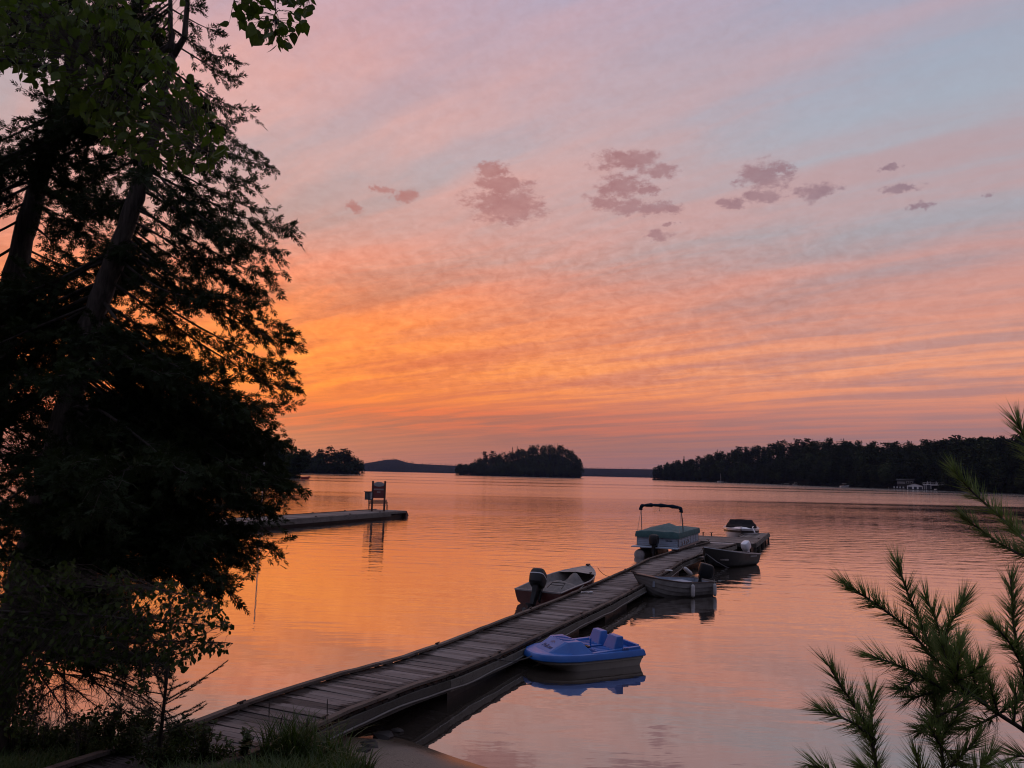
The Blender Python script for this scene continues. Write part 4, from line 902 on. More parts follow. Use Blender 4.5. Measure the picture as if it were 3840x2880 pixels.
# ================================================================= left dock with the sign
la, lb = np.array([-15.9, 51.0]), np.array([-9.1, 67.4]); ld = lb-la; LL = np.linalg.norm(ld)+14; ld /= np.linalg.norm(ld); la = lb-ld*LL
ldk = empty('timber_dock', 'broad grey timber dock with stacked side beams, carrying the red sign at left', 'dock', (lb[0], lb[1], 0), math.atan2(ld[1], ld[0]))   # local x: outwards, local y: to the left (away)
W_ = 3.0; rr = random.Random(2)
for k in range(62):
    MB().box((-LL*(k+.5)/62, W_/2, .535), (LL/62-.012, W_, .05)).build('deck_board', M['ldock'], ldk)
for (z, h_) in ((.45, .17), (.27, .19)):
    for k in range(5):
        a_ = -LL*(k+(.0 if z > .3 else .4))/5; b_ = max(-LL, a_-LL/5+.015)
        MB().bar((a_, -.05+rr.gauss(0, .01), z), (b_, -.05+rr.gauss(0, .01), z), .1, h_).build('side_beam', M['ldock'], ldk, bevel=.012)
MB().loft([[(.04, -.1, .54), (.04, W_+.1, .54), (.42, W_+.1, .12), (.42, -.1, .12)], [(-.06, -.1, .54), (-.06, W_+.1, .54), (-.06, W_+.1, -.15), (-.06, -.1, -.15)]], ring=True, cap0=True, cap1=True).build('end_bumper', M['post'], ldk)
MB().box((-LL/2, W_/2, .05), (LL-.3, W_-.4, .42)).build('float', M['black_plastic'], ldk)
MB().bar((-.1, W_-.05, .58), (-LL, W_-.05, .58), .12, .05).build('edge_rail', M['post'], ldk)
for k in range(4): MB().box((-5-k*4.3, W_-.12, .63), (.2, .06, .06)).box((-4-k*4.3, .1, .6), (.2, .06, .06)).build('cleat', M['iron'], ldk)
# sign
pL, pR = gz(1394, 1917, .56), gz(1440, 1917.5, .56); pc = (pL+pR)/2; sa_ = math.atan2(pR[1]-pL[1], pR[0]-pL[0]); sw = np.linalg.norm(pR-pL)
sg = empty('dock_sign', 'red sign board with a pale oval top between two posts on the left dock', 'sign', (pc[0], pc[1], .56), sa_)
for s_ in (-1, 1): MB().box((s_*sw/2, 0, 1.28), (.16, .16, 2.56)).build('post', M['post'], sg, bevel=.01)
MB().box((0, 0, 1.66), (sw-.14, .05, 1.1)).build('board', M['sign_red'], sg)
ov = MB(); ring = [(.45*math.cos(2*PI*k/28), .2*math.sin(2*PI*k/28)) for k in range(28)]
ov.loft([[(x, y_, 2.28+z) for x, z in ring] for y_ in (-.06, .03)], ring=True, cap0=True, cap1=True).build('oval_plaque', M['sign_oval'], sg)
ov = MB(); ov.loft([[(x*.93, y_, 2.28+z*.88) for x, z in ring] for y_ in (-.066, -.061)], ring=True, cap0=True, cap1=True).build('oval_border', M['alu_dull'], sg)
letters(sg, M['sign_text'], [(10, .13, .06, .022)], (-.41, -.03, 1.78), (1, 0, 0), (0, 0, 1), (0, -1, 0)); letters(sg, M['sign_text'], [(4, .12, .055, .02)], (-.15, -.03, 1.56), (1, 0, 0), (0, 0, 1), (0, -1, 0))
bx = empty('notice_box', 'dark box with a slatted door and lid fixed to the left sign post', 'box', (pL[0]-.3*math.cos(sa_), pL[1]-.3*math.sin(sa_)-.12, 1.86), sa_)
MB().box((0, 0, .0), (.62, .3, .66)).build('case', M['box_green'], bx, bevel=.01); MB().box((-.02, 0, .35), (.74, .36, .04)).build('lid', M['box_green'], bx)
MB().box((.22, -.155, .0), (.14, .012, .58)).build('side_panel', M['sign_oval'], bx)
for k in range(3): MB().box((-.2+.12*k, -.155, 0), (.03, .012, .5)).build('door_slat', M['dark_hull2'], bx)
# bench behind the posts
def garden_bench(loc, rz, label):
    b = empty('garden_bench', label, 'bench', loc, rz)
    for k in range(5): MB().box((0, -.12+.09*k, .43), (1.6, .07, .025)).build('seat_slat', M['bench_slat'], b)
    for k in range(4): MB().box((0, .32+.035*k, .54+.1*k), (1.6, .02, .075)).build('back_slat', M['bench_slat'], b)
    for s_ in (-1, 1):
        MB().tube([(s_*.8, -.18, 0), (s_*.8, -.13, .2), (s_*.8, -.2, .4), (s_*.8, -.18, .6), (s_*.8, -.22, .68), (s_*.8, .1, .66), (s_*.8, .36, .64)], .022, 6).build('arm', M['iron'], b, smooth=True)
        MB().tube([(s_*.8, .34, 0), (s_*.8, .24, .2), (s_*.8, .28, .42), (s_*.8, .46, .9)], .022, 6).build('leg', M['iron'], b, smooth=True)
        MB().tube([(s_*.8, -.2, .4), (s_*.8, .28, .42)], .02, 6).tube([(s_*.8, -.13, .2), (s_*.8, .05, .26), (s_*.8, .24, .2)], .014, 5).build('side_bar', M['iron'], b)
    return b
p = gz(1414, 1914, .56); garden_bench((p[0], p[1]+.45, .56), sa_+.12, 'slatted bench with curled iron arms standing behind the sign posts')
p = gz(963, 1948, .56); po = empty('dock_lamp_post', 'tall thin grey pole standing on the left dock beside the cedar', 'pole', (p[0], p[1]+.8, .5))
MB().tube([(0, 0, 0), (0, 0, 5.7)], [.05, .035], 8).build('shaft', M['alu_dull'], po, smooth=True); MB().box((0, 0, .04), (.22, .22, .08)).build('base', M['alu_dull'], po); MB().ell((0, 0, 5.74), (.09, .09, .07), 8, 6).build('cap', M['alu_dull'], po, smooth=True)

# ================================================================= buildings on the right shore
def face_to(p): return math.atan2(p[0], -p[1])*0+math.atan2(-p[1], -p[0])+PI/2     # local -y looks to the camera
def ground_pt(px, py, Y): q = at(px, py, Y); return np.array([q[0], Y, 0])
q = ground_pt(3431, 1838, 438); h1 = empty('boathouse', 'white gabled boathouse with three dark doors on the right shore', 'boathouse', (q[0], q[1], 0), face_to(q))
w, d = 8.0, 8.; MB().loft([[(-w/2, y, .3), (w/2, y, .3), (w/2, y, 2.3), (0, y, 3.5), (-w/2, y, 2.3)] for y in (0, d)], ring=True, cap0=True, cap1=True).build('wall', M['house_white'], h1)
for s_ in (-1, 1): MB().loft([[(0, -.4, 3.62), (s_*(w/2+.4), -.4, 2.26), (s_*(w/2+.4), -.4, 2.36), (0, -.4, 3.74)], [(0, d+.4, 3.62), (s_*(w/2+.4), d+.4, 2.26), (s_*(w/2+.4), d+.4, 2.36), (0, d+.4, 3.74)]], ring=True, cap0=True, cap1=True).build('roof_slope', M['roof'], h1)
for x_, ww in ((-2.45, 2.1), (.25, 1.5), (2.75, 1.7)):
    dr = MB().box((x_, -.04, 1.05), (ww, .06, 1.4)).build('door', M['door_dark'], h1); MB().bar((x_-ww/2, -.1, 1.78), (x_+ww/2, -.1, 1.78), .06, .1).build('lintel', M['trim'], dr)
MB().box((0, -1.2, .25), (w+3, 2.2, .2)).build('crib_dock', M['rock'], h1)
q = ground_pt(3503, 1840, 432); h2 = empty('boathouse', 'dark boathouse with a white railed roof deck and open boat slip on the right shore', 'boathouse', (q[0], q[1], 0), face_to(q))
w, d = 10.2, 9.
MB().box((-3.2, d/2+.3, 1.6), (3.4, d-.6, 2.6)).build('wall', M['door_dark'], h2); MB().box((0, d-.2, 1.6), (w-.6, .3, 2.6)).build('rear_wall', M['door_dark'], h2); MB().box((w/2-.5, d/2+.3, 1.6), (.3, d-.6, 2.6)).build('side_wall', M['door_dark'], h2)
MB().box((0, d/2, 3.1), (w+.8, d+.6, .3)).build('roof_deck', M['trim'], h2)
for x_ in (-w/2+.2, -w/2+1.2, -1.5, w/2-.6): MB().box((x_, -.1, 1.5), (.28, .28, 2.9)).build('column', M['trim'], h2)
MB().box((1.5, -.05, 2.75), (6.2, .2, .2)).build('slip_header', M['trim'], h2)
for k in range(13): MB().box((-w/2-.3+k*(w+.6)/12, -.25, 3.75), (.1 if k % 4 else .18, .1, 1.0)).build('baluster', M['trim'], h2)
MB().box((0, -.25, 4.25), (w+.7, .14, .1)).build('handrail', M['trim'], h2); MB().box((0, -.25, 3.45), (w+.7, .06, .06)).build('lower_rail', M['trim'], h2)
for x_ in (-3.2, -1.8, 1.2): MB().loft([[(x_-.12, 3, 3.2), (x_+.12, 3, 3.2), (x_+.12, 3.2, 3.2), (x_-.12, 3.2, 3.2)], [(x_-.06, 3, 5.2), (x_+.06, 3, 5.2), (x_+.06, 3.1, 5.2), (x_-.06, 3.1, 5.2)]], ring=True, cap1=True).build('folded_parasol', M['trim'], h2)
MB().box((-1, -1.3, .3), (w+4, 2, .25)).build('crib_dock', M['rock'], h2)
def far_boat(px, py, Y, L, label, rz=0., cabin=True, top=None, cm=None):
    q = ground_pt(px, py, Y); b = empty('motorboat', label, 'boat', (q[0], q[1], 0), rz)
    S = hull_secs(L, L*.36, [.8, .85, .9, 1., 1.15], (-.1, .1, .4), n=9); MB().loft(S, cap0=True).build('hull', cm or M['gel_white'], b, smooth=40); MB().loft([[s[0], (s[0][0], 0, s[0][2]+.1), s[-1]] for s in S]).build('deck', cm or M['gel_white'], b, smooth=40)
    if cabin: MB().loft([[(-L*.2, -L*.12, .9), (L*.18, -L*.12, .9), (L*.18, L*.12, .9), (-L*.2, L*.12, .9)], [(-L*.16, -L*.1, 1.5), (L*.05, -L*.1, 1.5), (L*.05, L*.1, 1.5), (-L*.16, L*.1, 1.5)]], ring=True, cap0=True, cap1=True).build('windshield', M['glass'], b)
    if top: MB().box((-.3, 0, 2.3), (L*.35, L*.3, .1)).build('canopy', M['trim'], b); [MB().tube([(x_, y_, .9), (x_, y_, 2.3)], .04, 5).build('canopy_pole', M['alu'], b) for x_ in (-1, .4) for y_ in (-.6, .6)]
    return b
far_boat(3525, 1841, 429, 6.0, 'white motorboat lying in front of the railed boathouse slip', .15)
far_boat(3168, 1828, 520, 6.4, 'white motorboat moored alone along the right shore, left of the boathouses', .1, top=True)
far_boat(2985, 1818, 622, 5.4, 'small pale motorboat at the low dock on the right shore', .2, top=True)
far_boat(2950, 1817, 632, 4.5, 'low grey motorboat beside the small dock on the right shore', .0, cabin=False, cm=M['dark_hull2'])
far_boat(1146, 1792, 300, 3.6, 'small red boat on the water at the tip of the left shore', .1, cabin=False, cm=M['boat_red'])
q = ground_pt(2702, 1806, 800); sb = empty('sailboat', 'small moored sailboat with a bare mast on the right shore', 'sailboat', (q[0], q[1], 0), .2)
S = hull_secs(7, 2.2, [.8, .85, .9, 1., 1.1], (-.1, .1, .4), n=9); MB().loft(S, cap0=True).build('hull', M['gel_white'], sb, smooth=40); MB().loft([[s[0], (s[0][0], 0, s[0][2]+.1), s[-1]] for s in S]).build('deck', M['gel_white'], sb, smooth=40)
MB().tube([(.3, 0, .8), (.3, 0, 9)], .09, 6).build('mast', M['trim'], sb); MB().box((-.8, 0, 1.2), (2.4, 1.2, .6)).build('cabin', M['dark_hull2'], sb)
for (px, py, Y, w, label) in ((2720, 1807, 798, 14, 'low dock with a boat lift beside the sailboat'), (2970, 1819, 618, 17, 'low grey dock left of the lone white motorboat'), (3372, 1836, 450, 12, 'low timber dock left of the white boathouse')):
    q = ground_pt(px, py, Y); o = empty('shore_dock', label, 'dock', (q[0], q[1], 0), face_to(q)); MB().box((0, 1.5, .45), (w, 3, .3)).build('deck', M['rock'], o)
    for k in range(5): MB().box((-w/2+.4+k*(w-.8)/4, .3, .4), (.25, .25, 1.4)).build('pile', M['dark_hull2'], o)
    if w == 12:
        for k in range(4):
            MB().loft([[(-3+k*1.6, 1, .6), (-2.3+k*1.6, 1, .6), (-2.3+k*1.6, 1.6, .6), (-3+k*1.6, 1.6, .6)], [(-2.95+k*1.6, 1.6, 1.6), (-2.35+k*1.6, 1.6, 1.6), (-2.35+k*1.6, 1.7, 1.6), (-2.95+k*1.6, 1.7, 1.6)]], ring=True, cap0=True, cap1=True).build('deck_chair', M['sign_oval'], o)
q = at(3396, 1808, 461); h3 = empty('cottage', 'grey cottage with a white veranda rail half hidden in trees above the boathouse', 'cottage', (q[0], q[1], q[2]-2.), face_to(q)); h3.scale = (.85, .85, .75)
MB().box((2.6, 3, 2.4), (5.4, 6, 3.4)).build('wall', M['house_grey'], h3); MB().box((-2.8, 3.5, 2.2), (5.2, 5, 3.)).build('wing', M['house_grey'], h3)
MB().loft([[(-5.8, -.3, 3.8), (5.7, -.3, 4.2), (5.7, 3.2, 5.4), (-5.8, 3.2, 5.0)], [(-5.8, -.3, 3.95), (5.7, -.3, 4.35), (5.7, 3.2, 5.55), (-5.8, 3.2, 5.15)]], ring=True, cap0=True, cap1=True).build('roof', M['roof'], h3)
for x_ in (1.2, 3.6): wn_ = MB().box((x_, -.02, 2.6), (1.5, .06, 1.5)).build('window', M['trim'], h3); MB().box((x_, -.06, 2.6), (1.3, .04, 1.3)).build('pane', M['glass'], wn_)
for k in range(8): MB().box((-5.2+k*.65, -.2, 2.3), (.1, .08, .9)).build('baluster', M['trim'], h3)
MB().box((-2.9, -.2, 2.8), (5., .1, .1)).build('handrail', M['trim'], h3); MB().box((-2.9, 0, 1.75), (5.2, 1.2, .2)).build('veranda', M['trim'], h3); MB().box((0, 3, .0), (10.6, 5.6, 2.)).build('foundation', M['rock'], h3)

# ================================================================= foreground vegetation
def bez(p0, p1, p2, p3, n):
    u = np.linspace(0, 1, n)[:, None]; return (1-u)**3*p0+3*u*(1-u)**2*p1+3*u*u*(1-u)*p2+u**3*p3
def rhomb(c0, c1, w, bend=0.):
    c0, c1 = np.array(c0, float), np.array(c1, float); d = c1-c0; n = np.array([-d[1], d[0], 0]); n = n/np.linalg.norm(n)*w; m_ = c0+d*.6+[0, 0, bend]
    return [c0, m_+n, c1, m_-n]
fr = []
for a, b_, w in (((0, 0, 0), (1, 0, -.05), .085), ((.15, 0, 0), (.55, .34, .02), .075), ((.15, 0, 0), (.5, -.36, .02), .075), ((.4, 0, 0), (.8, .26, .03), .065), ((.42, 0, 0), (.82, -.25, .03), .065), ((.02, 0, 0), (.28, .26, .02), .06), ((.02, 0, 0), (.26, -.28, .02), .06)):
    fr += rhomb(a, b_, w, .03)
FROND_V = np.array(fr); FROND_F = np.arange(28).reshape(7, 4)
def cedar(name, label, trunk, tips, Y, seed, dens=1.0, forks=()):
    rg = np.random.default_rng(seed)
    T = np.array([np.append(at(x, y, Yq), w*.8/2/PF*Yq) for x, y, w, Yq in trunk])      # x y z r
    b0 = T[0]; gzv = float(ground_z(b0[0], b0[1])); base = np.array([b0[0], b0[1], gzv]); T = np.concatenate([[[b0[0]-.03, b0[1], min(gzv, b0[2])-.3, b0[3]*1.25]], T])
    root = empty(name, label, 'tree', tuple(base))
    q = np.linspace(0, len(T)-1, len(T)*4); C = np.stack([np.interp(q, np.arange(len(T)), T[:, i]) for i in range(4)], 1)
    C[1:-1, 0] += rg.normal(size=len(C)-2)*.012
    trk = MB().tube([tuple(p[:3]-base) for p in C], list(C[:, 3]*(1+.05*rg.normal(size=len(C)))), 12).build('trunk', M['bark'], root, smooth='all')
    for fk in forks:
        F_ = [tuple(at(x, y, Yq)-base) for x, y, w, Yq in fk]; MB().tube(F_, [w/2/PF*Yq for x, y, w, Yq in fk], 8).build('fork', M['bark'], root, smooth='all')
    tpx = np.array([(t_[0], t_[1]) for t_ in trunk]); order = np.argsort(tpx[:, 1])
    fd, fp, fs = [], [], []; tw = MB()
    for (tx, ty, dY, k) in tips:
        yq = trunk[0][3]
        ay = ty-k*abs(tx-np.interp(ty, tpx[order, 1], tpx[order, 0]))-20
        ay = min(max(ay, tpx[:, 1].min()+30), tpx[:, 1].max()-150)
        ax = np.interp(ay, tpx[order, 1], tpx[order, 0]); aY = np.interp(ay, tpx[order, 1], np.array([t_[3] for t_ in trunk])[order])
        p0 = at(ax, ay, aY); p3 = at(tx-(48 if tx > 500 else 0), ty, Y+dY); d = p3-p0; L = np.linalg.norm(d)
        if L < .3: continue
        p1 = p0+d*.3+np.array([0, 0, -.05*L+.07*rg.normal()*L]); p2 = p0+d*.75+np.array([.05*L*rg.normal(), .08*L*rg.normal(), -.10*L])
        n = max(6, int(L/.11)); B_ = bez(p0, p1, p2, p3, n); B_ += np.cumsum(rg.normal(size=B_.shape)*.007, axis=0)*np.linspace(0, 1, n)[:, None]
        r0 = .009+.0055*L
        MB().tube([tuple(p-base) for p in B_], list(np.linspace(r0, .004, n)), 6).build('limb', M['twig'], root, smooth='all')
        tn = np.gradient(B_, axis=0); tn /= np.linalg.norm(tn, axis=1, keepdims=True)
        for i in range(n):
            u = i/(n-1)
            if u < .17: continue
            for rep in range(int(round(2*dens)) + (1 if rg.random() < .35 else 0)):
                if rg.random() > .6+.4*u: continue
                sgn = 1 if (i+rep) % 2 else -1
                sd = np.cross(tn[i], [0, 0, 1.]); sd /= np.linalg.norm(sd)+1e-6
                dr = tn[i]*(.55+.3*rg.random())+sd*sgn*(.35+.5*rg.random())+np.array([0, 0, -.08+.42*rg.normal()]); dr /= np.linalg.norm(dr)
                l_ = (.20+.42*rg.random())*(1.05-.55*u)*min(1.2, .5+L*.25); m_ = max(4, int(l_/.042)); s_ = np.linspace(.12, 1, m_)[:, None]
                pts = B_[i]+dr*l_*s_+np.array([0, 0, -.16*l_])*s_**2+rg.normal(size=(m_, 3))*.008
                tw.tube([tuple(B_[i]-base), tuple(pts[m_//2]-base), tuple(pts[-1]-base)], [.004, .003, .0015], 3, caps=False)
                fp.append(pts); dd = dr*.8+sd*.55*(np.where(np.arange(m_) % 2, 1, -1)[:, None])+rg.normal(size=(m_, 3))*.22+np.array([0, 0, -.10]); fd.append(dd); fs.append(.075+.075*rg.random(m_))
                if rg.random() < .5:
                    fp.append(pts+rg.normal(size=(m_, 3))*.03); fd.append(rg.normal(size=(m_, 3))+np.array([0, 0, -.3])); fs.append(.07+.06*rg.random(m_))
    tw.build('twig_spray', M['twig'], root)['kind'] = 'stuff'
    fp = np.concatenate(fp); fd = np.concatenate(fd); fs = np.concatenate(fs)
    V, Fq = inst(FROND_V, FROND_F, frames(fd, rg.random(len(fd))*2*PI)*fs[:, None, None], fp-base)
    o = raw('foliage', V, Fq, M['cedar'], root); o['kind'] = 'stuff'
    return root, base, rg
tipsR = [(793, 30, 0, .3), (856, 116, .3, .3), (897, 214, -.3, .35), (926, 284, .2, .35), (972, 411, 0, .35), (891, 469, -.4, .3), (984, 550, .3, .35), (1027, 596, 0, .35), (984, 683, -.3, .3), (1018, 775, .2, .3), (1123, 868, 0, .33), (1082, 938, .4, .33),
         (1042, 1021, -.3, .35), (1024, 1085, .2, .38), (972, 1143, -.5, .35), (1111, 1224, .1, .42), (1131, 1293, -.2, .42), (1128, 1363, .3, .42), (1123, 1450, 0, .45), (1059, 1513, -.3, .45), (1007, 1537, .3, .45),
         (960, 1600, -.2, .5), (1010, 1650, .3, .5), (1094, 1664, -.1, .55), (1060, 1720, .2, .55), (1152, 1797, 0, .55), (1111, 1849, -.2, .55), (1030, 1932, .2, .6), (984, 1978, -.3, .6), (1030, 2065, 0, .6), (995, 2099, .3, .62), (914, 2192, -.2, .62), (833, 2175, .2, .62),
         (1060, 1900, -.5, .55), (900, 2100, .4, .6), (960, 1840, .6, .55), (870, 1760, -.6, .5), (940, 1700, .7, .5), (1000, 1780, -.7, .55), (1080, 1810, .4, .55), (1050, 1760, .6, .55), (960, 2040, -.4, .6), (1000, 1690, .6, .5), (870, 2170, .2, .62), (820, 2090, -.5, .6)]
rt = np.random.default_rng(21); tipsI = []
for k in range(50):
    ty = 20+2130*rt.random()**.8; rx = np.interp(ty, [0, 300, 600, 900, 1200, 1300, 1500, 1800, 2150], [760, 890, 980, 1050, 1080, 1110, 1020, 1050, 850])
    tipsI.append((rx*(.5+.45*rt.random()), ty, rt.normal()*1.1, .3+.3*rt.random()))
for k in range(34):
    ty = 1560+640*rt.random(); tipsI.append((120+800*rt.random(), ty, rt.normal()*1.2, .35+.25*rt.random()))
for k in range(30):
    tipsI.append((60+620*rt.random(), 1680+640*rt.random(), -.5-1.0*rt.random(), .3+.2*rt.random()))
for k in range(26):
    tipsI.append((0+660*rt.random(), 2180+320*rt.random(), .2+.8*rt.normal(), .3+.2*rt.random()))
for k in range(16):
    tipsI.append((80+560*rt.random(), 100+1300*rt.random(), .5+abs(rt.normal()), .3+.2*rt.random()))
for k in range(16):
    tipsI.append((200+380*rt.random(), 780+620*rt.random(), .3+abs(rt.normal())*.8, .25+.3*rt.random()))
tipsL = [(-150-500*rt.random(), -100+2200*rt.random(), rt.normal()*1.0, .3+.25*rt.random()) for k in range(26)]
cedar('cedar_tree', 'tall leaning cedar silhouetted at left, its forked top and long limbs over the lake',
      [(-35, 2700, 150, 10.2), (35, 2400, 140, 10.15), (110, 2100, 132, 10.1), (185, 1820, 124, 10.05), (250, 1550, 115, 10.0), (310, 1300, 102, 9.95), (385, 1100, 96, 9.9), (440, 950, 90, 9.9), (500, 780, 80, 9.9), (545, 620, 70, 9.9), (600, 420, 52, 9.9), (648, 200, 34, 9.9), (640, 80, 24, 9.9), (645, -220, 12, 9.9)],
      tipsR+tipsI+tipsL, 9.9, 5, 1.0, forks=[[(650, 210, 26, 9.9), (692, 140, 24, 9.9), (702, 20, 20, 9.9), (700, -260, 10, 9.9)]])
tips2 = [(250+260*rt.random(), -120+2000*rt.random(), rt.normal()*1.1, .25+.3*rt.random()) for k in range(40)]+[(-260-300*rt.random(), 200+1800*rt.random(), rt.normal()*1.1, .3) for k in range(20)]+[(60+260*rt.random(), 1000+1150*rt.random(), rt.normal()*1.3, .35) for k in range(26)]
tr2 = [(-90, 2720, 150, 11.2), (-60, 1700, 125, 11.1), (10, 1250, 110, 11.0), (60, 1000, 100, 11.0), (140, 700, 80, 11.0), (210, 450, 60, 11.0), (300, 100, 34, 11.0), (330, -220, 14, 11.0)]
cedar('cedar_tree', 'second cedar at the left picture edge, half hidden behind the leaning one', tr2, tips2, 11.0, 8, 1.0)

# bare lower boughs of the cedar hanging over the water
rg = np.random.default_rng(31)
p_ = at(60, 2480, 9.6); dead = empty('bare_bough', 'lacy bare cedar boughs drooping over the water at lower left', 'branch', tuple(p_)); tb = MB()
for (x0_, y0_, x1_, y1_, sg_) in [(60, 2480, 560, 2640, -60), (60, 2500, 640, 2700, -70), (30, 2520, 460, 2560, -20), (120, 2490, 300, 2760, -10), (240, 2500, 250, 2690, 40), (350, 2520, 690, 2730, -60), (300, 2510, 520, 2740, -30), (200, 2500, 420, 2680, 30), (60, 2560, 180, 2720, 30), (420, 2560, 620, 2680, -20), (260, 2560, 130, 2640, -20), (420, 2490, 470, 2540, 0)]:
    Yb = 9.6+rg.normal()*.3; u = np.linspace(0, 1, 16); X = x0_+(x1_-x0_)*u; Yp = y0_+(y1_-y0_)*u+sg_*4*u*(1-u)*.6
    P = [at(a, b_, Yb)-p_ for a, b_ in zip(X, Yp)]; tb.tube([tuple(p) for p in P], list(np.linspace(.012, .003, 16)), 5)
    for i in range(2, 16):
        for rep in range(4):
            d = rg.normal(size=3)*.5+np.array([.35, 0, -.5]); l_ = .06+.14*rg.random(); e = P[i]+d*l_; tb.tube([tuple(P[i]), tuple((P[i]+e)/2+rg.normal(size=3)*.01), tuple(e)], [.004, .003, .0015], 3, caps=False)
            for r2 in range(3): f_ = e+(rg.normal(size=3)*.5+d*.6)*.06; tb.tube([tuple(e-d*l_*.3*r2), tuple(f_)], [.002, .001], 3, caps=False)
tb.build('bough', M['twig'], dead)

# ---- birch leaves
lv = np.array([(0, 0, 0), (.28, .0, -.01), (.62, 0, -.015), (1, 0, -.08), (.10, .2, .03), (.36, .34, .05), (.68, .2, .02), (.10, -.2, .03), (.36, -.34, .05), (.68, -.2, .02)])
lf = np.array([(0, 1, 5, 4), (1, 2, 6, 5), (2, 3, 3, 6), (0, 7, 8, 1), (1, 8, 9, 2), (2, 9, 3, 3)])
lf3 = np.array([(0, 1, 5), (0, 5, 4), (1, 2, 6), (1, 6, 5), (2, 3, 6), (0, 7, 8), (0, 8, 1), (1, 8, 9), (1, 9, 2), (2, 9, 3)])
def in_poly(poly, n, rg):
    poly = np.array(poly, float); lo, hi = poly.min(0), poly.max(0); out = []
    while len(out) < n:
        p = lo+(hi-lo)*rg.random(2); c = False; j = len(poly)-1
        for i in range(len(poly)):
            if (poly[i, 1] > p[1]) != (poly[j, 1] > p[1]) and p[0] < (poly[j, 0]-poly[i, 0])*(p[1]-poly[i, 1])/(poly[j, 1]-poly[i, 1])+poly[i, 0]: c = not c
            j = i
        if c: out.append(p)
    return np.array(out)
def leaves(root, base, P, size, rg, nobj, mat_, hang=.75):
    n = len(P); d = rg.normal(size=(n, 3))*.55+np.array([0, 0, -hang]); s = size*(.75+.5*rg.random(n)); Mx = frames(d, rg.random(n)*2*PI)*s[:, None, None]
    oo = raw('leaf', lv, lf3, mat_, None); me = oo.data; bpy.data.objects.remove(oo)
    vis = np.argsort(-s/np.maximum(P[:, 1], .5))
    first = vis[:nobj]; rest = vis[nobj:]
    for i in first:
        c = bpy.data.objects.new('leaf', me); COL.objects.link(c); c.parent = root
        M4 = np.eye(4); M4[:3, :3] = Mx[i]; M4[:3, 3] = P[i]-base; c.matrix_local = Matrix(M4.tolist())
    if len(rest):
        V, Fq = inst(lv, lf3, Mx[rest], P[rest]-base); o = raw('small_leaves', V, Fq, mat_, root); o['kind'] = 'stuff'
def limbs(root, base, lines, Y, r, rg, P):
    pts_all = []
    for ln in lines:
        L_ = np.array([at(x, y, Y+dy) for x, y, dy in ln]); q = np.linspace(0, len(L_)-1, len(L_)*6); C = np.stack([np.interp(q, np.arange(len(L_)), L_[:, i]) for i in range(3)], 1); C[1:] += np.cumsum(rg.normal(size=(len(C)-1, 3))*.003, axis=0)
        MB().tube([tuple(p-base) for p in C], list(np.linspace(r, .0025, len(C))), 6).build('limb', M['twig'], root, smooth='all'); pts_all.append(C)
    A = np.concatenate(pts_all); tb = MB()                        # a stalk from each leaf back towards the nearest limb
    for p in P:
        k = np.argmin(((A-p)**2).sum(1)); d = A[k]-p; l_ = np.linalg.norm(d); e = p+d*min(1, .5/max(l_, .01)) if l_ > .5 else A[k]
        m_ = (p+e)/2+np.array([0, 0, .03*l_]); tb.tube([tuple(e-base), tuple(m_-base), tuple(p-base)], [.0018, .0014, .0009], 3, caps=False)
    tb.build('twigs', M['twig'], root)['kind'] = 'stuff'
rg = np.random.default_rng(41)
polyTop = [(830, 92), (870, 25), (890, -60), (1195, -60), (1185, 25), (1160, 60), (1140, 100), (1100, 132), (1065, 195), (1010, 165), (970, 145), (930, 105), (880, 88)]
polyMass = [(200, -40), (430, -40), (560, 130), (720, 290), (800, 420), (850, 560), (790, 640), (700, 640), (560, 600), (430, 570), (250, 380), (60, 260), (-60, 200), (-60, -40)]
q1 = in_poly(polyTop, 135, rg); q2 = in_poly(polyMass, 1700, rg)
P1 = np.array([at(x, y, 3.9+rg.normal()*.22) for x, y in q1]); P2 = np.array([at(x, y, 4.9+rg.normal()*.45) for x, y in q2])
q3 = in_poly([(500, -40), (700, -40), (690, 60), (600, 120), (540, 90)], 26, rg); P2 = np.concatenate([P2, np.array([at(x, y, 5.+rg.normal()*.3) for x, y in q3])])
tb0 = np.array([-4.7, 4.4, float(ground_z(-4.7, 4.4))])
bt = empty('birch_tree', 'overhanging birch whose green leaves fill the upper left and hang from the top edge', 'tree', tuple(tb0))
MB().tube([(0, 0, -.2), (.1, 0, 1.5), (.05, .1, 3.5), (.25, .1, 6.5), (.3, 0, 10)], [.17, .15, .13, .09, .04], 12).build('trunk', M['birch_bark'], bt, smooth='all')
Pall = np.concatenate([P1, P2])
limbs(bt, tb0, [[(-900, 500, -.4), (-400, 200, 0), (60, 230, 0), (330, 270, .1), (560, 420, .2), (800, 580, 0)], [(-900, 250, -.4), (-200, -120, 0), (100, -20, 0), (420, 320, -.2), (620, 440, 0), (760, 480, 0)], [(-700, -150, -.4), (0, 60, .2), (260, 160, .3), (520, 200, .2)]], 4.9, .028, rg, P2)
limbs(bt, tb0, [[(-900, -500, .6), (200, -700, 0), (900, -330, 0), (1010, -60, 0), (1020, 60, .1)], [(900, -330, 0), (1120, -160, 0), (1165, -20, .1)], [(900, -330, 0), (900, -120, 0), (880, 20, .1)]], 3.9, .015, rg, P1)
leaves(bt, tb0, Pall, .068, rg, 300, M['birch'])
rg = np.random.default_rng(43)
